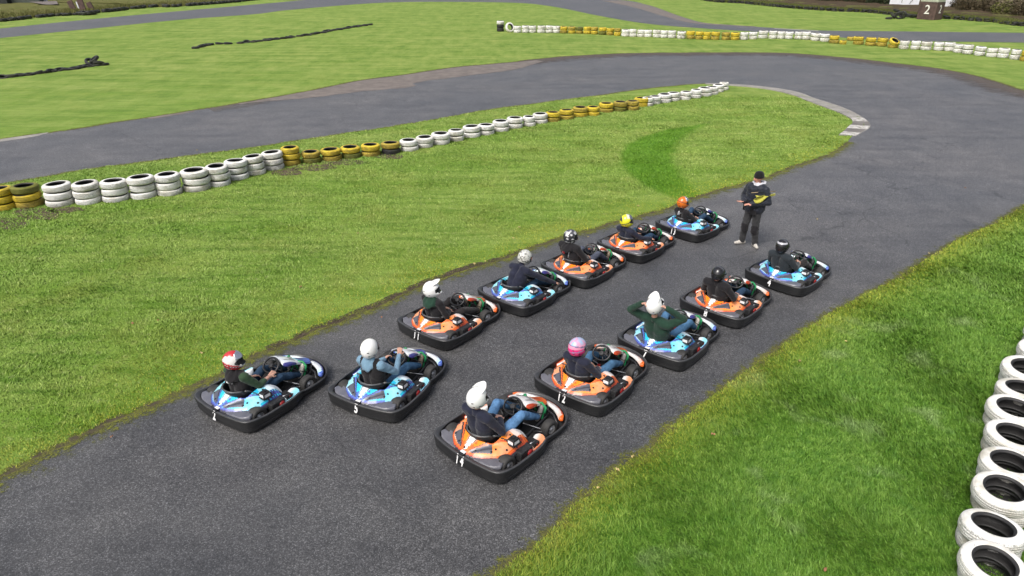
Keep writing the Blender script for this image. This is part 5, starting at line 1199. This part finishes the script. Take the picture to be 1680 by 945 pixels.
black_line(bank_l2, 44, 1, 'the line beyond the left boards', 'black tyres beyond the left boards', R=.44, th=.40, jit=.10, skip=.06, stuff='row of black tyres along the left bank beyond the brown boards')
for i, (x, y, z, t, R) in enumerate([(1458, 31.5, .1, (.1, .1), .38), (1464, 31, .35, (.5, .6), .4), (1474, 31.5, .42, (1.35, .5), .44), (1480, 31, .45, (1.45, -.2), .42), (1468, 29.5, .8, (.2, .2), .38), (1492, 29.5, .3, (.1, 0), .4), (1500, 30, .3, (0, .1), .4)]):
    p = at(x, y); nm = ['flat black tyre at the left foot of the tyre heap beside the brown hut', 'leaning black tyre in the tyre heap beside the brown hut', 'black tyre upright with its hole showing beside the brown hut', 'black tyre upright at the right of the tyre heap by the brown hut', 'black tyre on top of the tyre heap by the brown hut', 'black tyre between the tyre heap and the brown hut', 'black tyre against the left wall of the brown hut'][i]
    tyre('b', (p.x, p.y, z), R, .25, nm, 'black tyres heaped beside the brown hut', t)

# ------------------------------------------------------------------ banks
def bank(name, foot, back, hgt, m, label, dirn=(-.25, 1, 0)):
    A = resample(smooth_curve([Vector((p.x, p.y, 0)) for p in foot], .6), 160); vs = []
    nr = 9
    B = [p + Vector(dirn).normalized() * back for p in A]
    for j in range(nr):
        f = j / (nr - 1)
        for i, (a, b) in enumerate(zip(A, B)):
            p = a.lerp(b, f); z = hgt * min(1.0, f * (back / 1.6)) ** .6 if f > 0 else -.02
            z += .18 * noise.noise(Vector((p.x * .5, p.y * .5, 2))) * min(1, f * 6) + .10 * noise.noise(Vector((p.x * 1.7, p.y * 1.7, 2))) * min(1, f * 6)
            vs.append((p.x, p.y, max(z, -.02 if f == 0 else .03)))
    fs = [(j * 160 + i, j * 160 + i + 1, (j + 1) * 160 + i + 1, (j + 1) * 160 + i) for j in range(nr - 1) for i in range(159)]
    me = mesh(vs, fs, True)
    if me.polygons[200].normal.z < 0: me.flip_normals()
    return link(name, me, m, kind='structure', label=label), A, B
def rough(name, cols, bmp=.8):
    n = NB(name); p = n.pos(); f = n.noise(p, .9, 5, .7); g = n.noise(p, 9, 4, .8); h = n.noise(p, 3.0, 4, .7)
    c = n.mix(n.ramp(f, [(.32, 0.), (.62, 1.)]), cols[0], cols[1]); c = n.mix(n.ramp(h, [(.5, 0.), (.68, .8)]), c, cols[2]); c = n.mix(n.ramp(g, [(.35, .7), (.6, 0.)]), c, cols[3])
    n.bump(g, bmp, .08); return n.fin(c, .95, Specular_IOR_Level=.1)
M_BANKR = rough('rough_turf', ((.10, .115, .035), (.16, .16, .055), (.10, .062, .040), (.030, .030, .014)))
M_BANKL = rough('dry_turf', ((.17, .16, .06), (.13, .15, .035), (.24, .19, .095), (.040, .042, .018)))
off_ = Vector((-.12, .5, 0))
_, RA, RB = bank('right_bank', [p + off_ for p in G(bank_r + [(1780, 56), (1900, 72)])], 34, .55, M_BANKR, 'rough grassy bank behind the black tyres on the right', (.95, .35, 0))
M_LIT = rough('leaf_litter', ((.105, .072, .050), (.075, .055, .035), (.12, .11, .045), (.028, .020, .014)))
vs = []; A_ = offset(RA, 0)
for j in range(8):
    for i, (a_, b_) in enumerate(zip(RA, RB)):
        f = .05 + .95 * j / 7; p = a_.lerp(b_, f); vs.append((p.x, p.y, .62 + (.25 * noise.noise(Vector((p.x * .6, p.y * .6, 8))) + .3 * f if j else -.25)))
me = mesh(vs, [(j * 160 + i, j * 160 + i + 1, (j + 1) * 160 + i + 1, (j + 1) * 160 + i) for j in range(7) for i in range(159)], True)
if me.polygons[200].normal.z < 0: me.flip_normals()
link('leaf_litter', me, M_LIT, kind='structure', label='brown leaf litter under the shrubs on the right bank')
_, LA, LB = bank('left_bank', [p + Vector((-.5, .2, 0)) for p in G([(-120, 46)] + bank_l + bank_l2[1:])], 60, .45, M_BANKL, 'dry grassy bank behind the black tyres on the left', (-1, .25, 0))

# dry grass tufts and bramble stems on the banks (uncountable)
def tufts(name, A, B, N, f0, f1, hh, mat, label, zb=.35):
    vs = []; fs = []
    for _ in range(N):
        i = random.randrange(len(A)); p = A[i].lerp(B[i], random.uniform(f0, f1) ** 1.3); h = hh * random.uniform(.4, 1.2)
        for q in range(5):
            a = random.uniform(0, 6.28); x, y = p.x + random.gauss(0, .15), p.y + random.gauss(0, .15); w = .05
            b = len(vs); vs += [(x - w * math.cos(a), y - w * math.sin(a), zb - .3), (x + w * math.cos(a), y + w * math.sin(a), zb - .3), (x + random.gauss(0, .25) * h, y + random.gauss(0, .25) * h, zb + h)]
            fs.append((b, b + 1, b + 2))
    return link(name, mesh(vs, fs), mat, kind='stuff', label=label)
M_DRY = rough('dry_grass', ((.20, .18, .07), (.12, .15, .035), (.26, .21, .11), (.06, .06, .02)), 0)
M_GRT = rough('bank_grass', ((.10, .14, .03), (.15, .17, .05), (.18, .14, .07), (.03, .04, .012)), 0)
tufts('dry_grass', LA, LB, 3600, .0, .3, .30, M_DRY, 'dry straw coloured grass on the left bank', .25)
tufts('rough_grass', RA, RB, 2600, .0, .10, .26, M_GRT, 'rough grass along the right bank', .35)

# shrubs / brambles behind the right bank
M_TWIG = plain('twig_bark', (.15, .12, .075), .9, var=.35, scale=6)
M_PTWIG = plain('pale_twig', (.33, .27, .19), .9, var=.25, scale=6)
def leafm(name, a, b):
    n = NB(name); f = n.noise(n.pos(), 2.2, 4, .7); return n.fin(n.mix(n.ramp(f, [(.35, 0.), (.65, 1.)]), a, b), .7, Specular_IOR_Level=.25)
M_LB = leafm('bramble_leaf', (.030, .028, .014), (.085, .062, .030)); M_LG = leafm('evergreen_leaf', (.012, .022, .010), (.035, .050, .016)); M_LO = leafm('olive_leaf', (.075, .085, .022), (.15, .15, .045))
def shrub(c, r, h, leaf, label, group, nleaf=1500, twigs=34, tw=M_TWIG, seed=0):
    rd = random.Random(seed); t = thing('shrub', label, 'shrub', (c.x, c.y, .55), 0, group)
    bm = bmesh.new()
    for k in range(twigs):
        a = rd.uniform(0, 6.28); rr = r * rd.uniform(.3, 1.05); z1 = h * rd.uniform(.4, 1.1); pts = []
        for s in range(6):
            f = s / 5; pts.append((rr * f ** 1.3 * math.cos(a + f * .5) + rd.gauss(0, .07), rr * f ** 1.3 * math.sin(a + f * .5) + rd.gauss(0, .07), z1 * math.sin(f * rd.uniform(1.3, 2.3)) - .3 * (s == 0)))
        add_tube(bm, pts, [.035 * (1 - .75 * q / 5) for q in range(6)], 4)
    link('stems', bm_mesh(bm), tw, t)
    vs = []; fs = []
    for k in range(nleaf):
        th = rd.uniform(0, 6.28); ph = math.acos(rd.uniform(0, 1)); q = rd.uniform(.25, 1.0) ** .5
        x, y, z = math.sin(ph) * math.cos(th), math.sin(ph) * math.sin(th), math.cos(ph)
        lump = .72 + .45 * noise.noise(Vector((x * 2.2, y * 2.2, z * 2.2 + seed)))
        if noise.noise(Vector((x * 5, y * 5, z * 5 + seed))) > .22: continue
        p = Vector((x * r, y * r, z * h)) * q * lump
        s = rd.uniform(.05, .12); a = Vector((rd.gauss(0, 1), rd.gauss(0, 1), rd.gauss(0, 1))).normalized(); b = a.orthogonal().normalized(); cc = a.cross(b)
        i = len(vs); vs += [p + b * s, p + cc * s * .6, p - b * s, p - cc * s * .6]; fs.append((i, i + 1, i + 2, i + 3))
    link('foliage', mesh(vs, fs), leaf, t)
    return t
RB_ = [(1574, 13, 1.7, 2.2, 0, 'brown bramble thicket right beside the plain white board'),
    (1590, 17, 1.8, 2.4, 0, 'brown bramble thicket second right of the plain white board'),
    (1604, 13, 2.0, 2.8, 2, 'olive leaved shrub third right of the plain white board'),
    (1618, 19, 1.8, 2.6, 0, 'brown bramble thicket fourth right of the plain white board'),
    (1634, 15, 2.1, 3.0, 0, 'brown bramble thicket fifth right of the plain white board'),
    (1646, 22, 1.7, 2.4, 2, 'olive leaved shrub sixth right of the plain white board'),
    (1662, 18, 2.1, 3.2, 0, 'brown bramble thicket seventh right of the plain white board'),
    (1676, 25, 1.8, 2.6, 0, 'brown bramble thicket at the right edge of the picture'),
    (1694, 22, 2.2, 3.2, 2, 'olive leaved shrub just beyond the right edge'),
    (1716, 28, 2.0, 2.8, 0, 'brown bramble thicket furthest right, beyond the picture edge'),
    (1452, 6, 1.7, 2.0, 1, 'dark evergreen shrub close left of the lettered white board'),
    (1436, 5, 1.6, 1.9, 1, 'dark evergreen shrub second left of the lettered board'),
    (1418, 3, 1.8, 2.0, 0, 'brown bramble thicket third left of the lettered board'),
    (1398, 2, 1.7, 1.9, 1, 'dark evergreen shrub fourth left of the lettered board'),
    (1376, 1, 1.8, 2.0, 0, 'brown bramble thicket fifth left of the lettered board'),
    (1352, 0, 1.7, 2.0, 1, 'dark evergreen shrub sixth left of the lettered board'),
    (1328, -2, 1.8, 2.1, 0, 'brown bramble thicket seventh left of the lettered board')]
for i, (x, y, r, h, k, lab) in enumerate(RB_):
    q = at(x, y + 9); shrub(q + Vector((0, .5, .35)), r, h * .8, (M_LB, M_LG, M_LO)[k], lab, 'shrubs behind the right bank', 1900, 40 if k != 1 else 14, M_PTWIG if k == 2 else M_TWIG, i + 3)

# ------------------------------------------------------------------ huts and boards
M_BROWN = plain('brown_boards', (.085, .052, .045), .85, var=.35, scale=3)
M_WPAN = plain('white_panel', (.74, .75, .78), .5, var=.06, scale=4)
M_GWPAN = plain('pale_green_sheet', (.40, .42, .33), .6, var=.22, scale=5)
M_BLK = plain('black_paint', (.015, .015, .017), .5)
M_DGREY = plain('grey_green_cladding', (.075, .088, .075), .8, var=.2, scale=3)
M_DARK = plain('dark_cladding', (.018, .022, .020), .8, var=.3, scale=3)
# brown marshal hut with a 2 on two sides, its front turned a little to the left
p0, p1 = at(1505, 31.4), at(1530, 33.2); wd = 1.95; ang = math.radians(-56)
k = ppm(p0); W = wd; Hh = 1.85; D = 1.7
hut = thing('marshal_hut', 'brown boarded marshal hut painted with a white 2 on two sides', 'hut', ((p0.x + p1.x) / 2, (p0.y + p1.y) / 2, 0), ang)
bm = bmesh.new(); add_box(bm, (0, D / 2, Hh / 2), (W, D, Hh), bev=.02)
for i in range(1, 6): add_box(bm, (-W / 2 + W * i / 6, -.012, Hh / 2), (.02, .02, Hh - .04))
link('wall', bm_mesh(bm), M_BROWN, hut)
bm = bmesh.new()
for i in range(9): add_box(bm, (-W / 2 + W * (i + .5) / 9, D / 2, Hh + .62), (W / 9 * .86, D - .04 - .04 * (i % 2), 1.2))
link('upper_sheeting', bm_mesh(bm), M_GWPAN, hut)
bm = bmesh.new(); add_box(bm, (0, D / 2, Hh + 1.28), (W + .3, D + .3, .1), bev=.02); link('roof', bm_mesh(bm), M_DARK, hut)
M_WNUM = plain('white_number_paint', (.72, .70, .66), .6)
me = text_mesh('2', 1.35, .01, .004, .95); me.transform(Matrix.Translation((0, -.04, Hh * .55)) @ Matrix.Rotation(PI / 2, 4, 'X')); link('number', me, M_WNUM, hut)
me = text_mesh('2', 1.25, .01, .004, .75); me.transform(Matrix.Translation((W / 2 + .02, D / 2, Hh * .58)) @ Matrix.Rotation(PI / 2, 4, 'Z') @ Matrix.Rotation(PI / 2, 4, 'X')); link('number', me, M_WNUM, hut)
def panel(name, x0, x1, yb, h, m, label, cat, t=.08, parts=None, lean=0.0, zb=0.0):
    a, b = at(x0, yb, zb), at(x1, yb, zb); w = (b - a).length
    o = thing(name, label, cat, ((a.x + b.x) / 2, (a.y + b.y) / 2, zb), math.atan2((b - a).y, (b - a).x))
    bm = bmesh.new(); add_box(bm, (0, 0, h / 2 + .12), (w, t, h), bev=.015); link('board', bm_mesh(bm), m, o)
    bm = bmesh.new()
    for s in (-1, 1): add_box(bm, (s * w * .42, t * .5 + .05, h / 2), (.08, .09, h + .2))
    link('posts', bm_mesh(bm), M_DARK, o)
    o.rotation_euler[1] = lean
    return o, w
b1, w1 = panel('sign_board', 1458, 1506, 11.5, 1.6, M_WPAN, 'long white board with black lettering strokes left of the brown hut', 'sign board', zb=.35)
for s, (px, z0, z1, dx) in enumerate([(1477, .55, 1.6, .05), (1494, .75, 1.6, .12), (1490, .42, .85, .30)]):
    bm = bmesh.new(); x = (px - 1482) / 48 * w1
    add_tube(bm, [(x, -.055, z0), (x + dx, -.055, z1)], .075, 4, flat=.15); link('lettering', bm_mesh(bm), M_BLK, b1)
panel('sign_board', 1541, 1571, 15.5, 1.15, M_WPAN, 'plain white board right of the brown hut', 'sign board', zb=.35)
# left cabins
a, b = at(16, 10.5), at(63, 9.8); w = (b - a).length
cab = thing('site_cabin', 'grey green cabin with a white door panel at the far left', 'cabin', ((a.x + b.x) / 2, (a.y + b.y) / 2 + 1.3, 0), math.atan2((b - a).y, (b - a).x))
bm = bmesh.new(); add_box(bm, (0, 0, 1.3), (w, 2.4, 2.6), bev=.03); link('wall', bm_mesh(bm), M_DGREY, cab)
bm = bmesh.new(); add_box(bm, (0, 0, 2.66), (w + .3, 2.7, .12), bev=.02); link('roof', bm_mesh(bm), M_DARK, cab)
for s in (-.28, .02):
    bm = bmesh.new(); add_box(bm, (s * w, -1.22, 1.55), (w * .24, .06, .9)); f = link('window', bm_mesh(bm), M_WPAN, cab)
    bm = bmesh.new(); add_box(bm, (s * w, -1.26, 1.62), (w * .21, .03, .7)); link('pane', bm_mesh(bm), plain('window_glass', (.04, .06, .06), .08), f)
panel('white_shutter', 61, 80, 8.6, 2.1, M_WPAN, 'white shutter panel standing at the end of the grey cabin', 'panel')
def shed(x0, x1, yb, h, d, m, label):
    a, b = at(x0, yb), at(x1, yb); w = (b - a).length
    o = thing('shed', label, 'shed', ((a.x + b.x) / 2, (a.y + b.y) / 2 + d / 2, 0), math.atan2((b - a).y, (b - a).x))
    bm = bmesh.new(); add_box(bm, (0, 0, h / 2), (w, d, h), bev=.03); link('wall', bm_mesh(bm), m, o)
    bm = bmesh.new(); add_box(bm, (0, 0, h + .05), (w + .2, d + .2, .1), bev=.02); link('roof', bm_mesh(bm), M_DGREY, o)
shed(-34, 14, 11, 2.4, 2.5, M_DARK, 'dark shed left of the grey green cabin')
shed(92, 104, 5, 1.3, 1.2, M_DARK, 'small dark box shed right of the white shutter')
apron('concrete_pad', [(50, 10.5), (70, 9.8), (95, 9)], [(60, 12.2), (78, 15.5), (98, 14.5)], .62, M_CONC)
for i, (x0, x1, yb, h, m, lab, ln) in enumerate([(118, 127, 19, 1.25, M_BROWN, 'brown leaning board left of the white post', -.28), (133, 142.5, 20.5, 1.6, M_BROWN, 'tall brown board right of the white post', -.12), (148, 156, 18, 1.0, M_BROWN, 'small brown board furthest right of the three', -.30)]):
    panel('marker_board', x0, x1, yb, h, m, lab, 'board', lean=ln)
pp = at(131, 18); t = thing('post', 'short white post between the brown boards', 'post', pp); t.rotation_euler[1] = -.12
bm = bmesh.new(); add_box(bm, (0, 0, .55), (.16, .16, 1.1), bev=.02); link('shaft', bm_mesh(bm), M_WPAN, t)
bm = bmesh.new(); add_box(bm, (0, 0, 1.12), (.2, .2, .05), bev=.01); link('cap', bm_mesh(bm), M_WPAN, t)
for i, (x, y) in enumerate([(134, 25), (140, 25.2), (147, 25), (154, 24.2)]):
    p = at(x, y); tyre('b', (p.x, p.y, .25), .42, .42, f"black tyre, {ordinal(i + 1)} from the left below the tall brown board", 'black tyres below the brown boards', (.2, .1))
# a few trees far behind, out of frame from here, so other views meet a hedge line
# fallen leaves and litter
lf = [(660, 82 + 300, 0)]
M_LEAF = plain('fallen_leaf', (.42, .33, .13), .7, var=.4, scale=9); M_LEAFB = plain('brown_leaf', (.30, .14, .07), .7, var=.3, scale=9)
spots = [(217, 530, 1), (259, 525, 1), (587, 382, 0), (183, 716, 1), (493, 470, 1), (778, 432, 0), (836, 411, 0), (1047, 337, 0), (947, 347, 0), (928, 311, 0), (842, 390, 0), (852, 372, 0), (1350, 240, 0), (1235, 248, 0), (1388, 559, 0), (1312, 591, 0), (626, 520, 1), (1354, 934, 1), (1170, 712, 1), (1341, 359, 0), (1584, 308, 1), (720, 282, 0), (323, 246, 0), (1095, 370, 0), (1201, 301, 0), (796, 428, 0), (1038, 748, 0), (1013, 769, 0), (981, 799, 0), (1524, 415, 0), (330, 578, 0), (965, 388, 0)]
for i, (x, y, b) in enumerate(spots):
    p = at(x, y, .05); r = random.uniform(.022, .036); a0 = random.uniform(0, 6.28); n_ = 10; vs = [(0, 0, .008)]
    for k in range(n_):
        a = 2 * PI * k / n_; rr = r * (1 + .35 * math.cos(a * 2)) * (1 - .18 * (k % 2)); vs.append((rr * math.cos(a + a0), rr * math.sin(a + a0), .012 * math.sin(a * 3) + .002))
    fs = [(0, 1 + k, 1 + (k + 1) % n_) for k in range(n_)]
    link('fallen_leaf', mesh(vs, fs), M_LEAFB if b else M_LEAF, None, (p.x, p.y, .05 if b else .045), label='brown fallen leaf lying flat on the ground' if b else 'pale yellow fallen leaf lying flat on the ground', category='leaf', group='brown fallen leaves' if b else 'pale fallen leaves')

# ------------------------------------------------------------------ light, sky, camera
w = bpy.data.worlds.new('World'); sc.world = w; w.use_nodes = True
nt = w.node_tree; bg = nt.nodes['Background']; sky = nt.nodes.new('ShaderNodeTexSky'); sky.sky_type = 'NISHITA'; sky.sun_disc = False
SUN_EL, SUN_AZ = math.radians(52), math.radians(235)     # azimuth of the sun, counter-clockwise from +x
sky.sun_elevation = SUN_EL; sky.sun_rotation = PI / 2 - SUN_AZ; sky.air_density = 1.0; sky.dust_density = 6.0; sky.ozone_density = 1.0; sky.altitude = 50
bw = nt.nodes.new('ShaderNodeRGBToBW'); mx = nt.nodes.new('ShaderNodeMix'); mx.data_type = 'RGBA'; mx.inputs[0].default_value = .48      # overcast: cloud greys the sky
nt.links.new(sky.outputs[0], bw.inputs[0]); nt.links.new(sky.outputs[0], mx.inputs[6]); nt.links.new(bw.outputs[0], mx.inputs[7]); nt.links.new(mx.outputs[2], bg.inputs[0]); bg.inputs[1].default_value = .12
L = bpy.data.lights.new('sun', 'SUN'); L.energy = 1.4; L.angle = math.radians(22); L.color = (1, .975, .94)
lo = bpy.data.objects.new('sun', L); COL.objects.link(lo)
sd = Vector((math.cos(SUN_AZ) * math.cos(SUN_EL), math.sin(SUN_AZ) * math.cos(SUN_EL), math.sin(SUN_EL)))
lo.rotation_euler = sd.to_track_quat('Z', 'Y').to_euler()
cam = bpy.data.cameras.new('camera'); co = bpy.data.objects.new('camera', cam); COL.objects.link(co); sc.camera = co
cam.sensor_width = 36; cam.lens = 36 * CAM_F / 1680; cam.clip_end = 1500
co.location = (0, 0, CAM_H); co.rotation_euler = (PI / 2 - CAM_T, 0, 0)
sc.view_settings.view_transform = 'Standard'; sc.view_settings.look = 'None'; sc.view_settings.gamma = 1; sc.view_settings.exposure = EXPO
sc.cycles.use_denoising = True; sc.cycles.max_bounces = 6; sc.cycles.caustics_reflective = False; sc.cycles.caustics_refractive = False
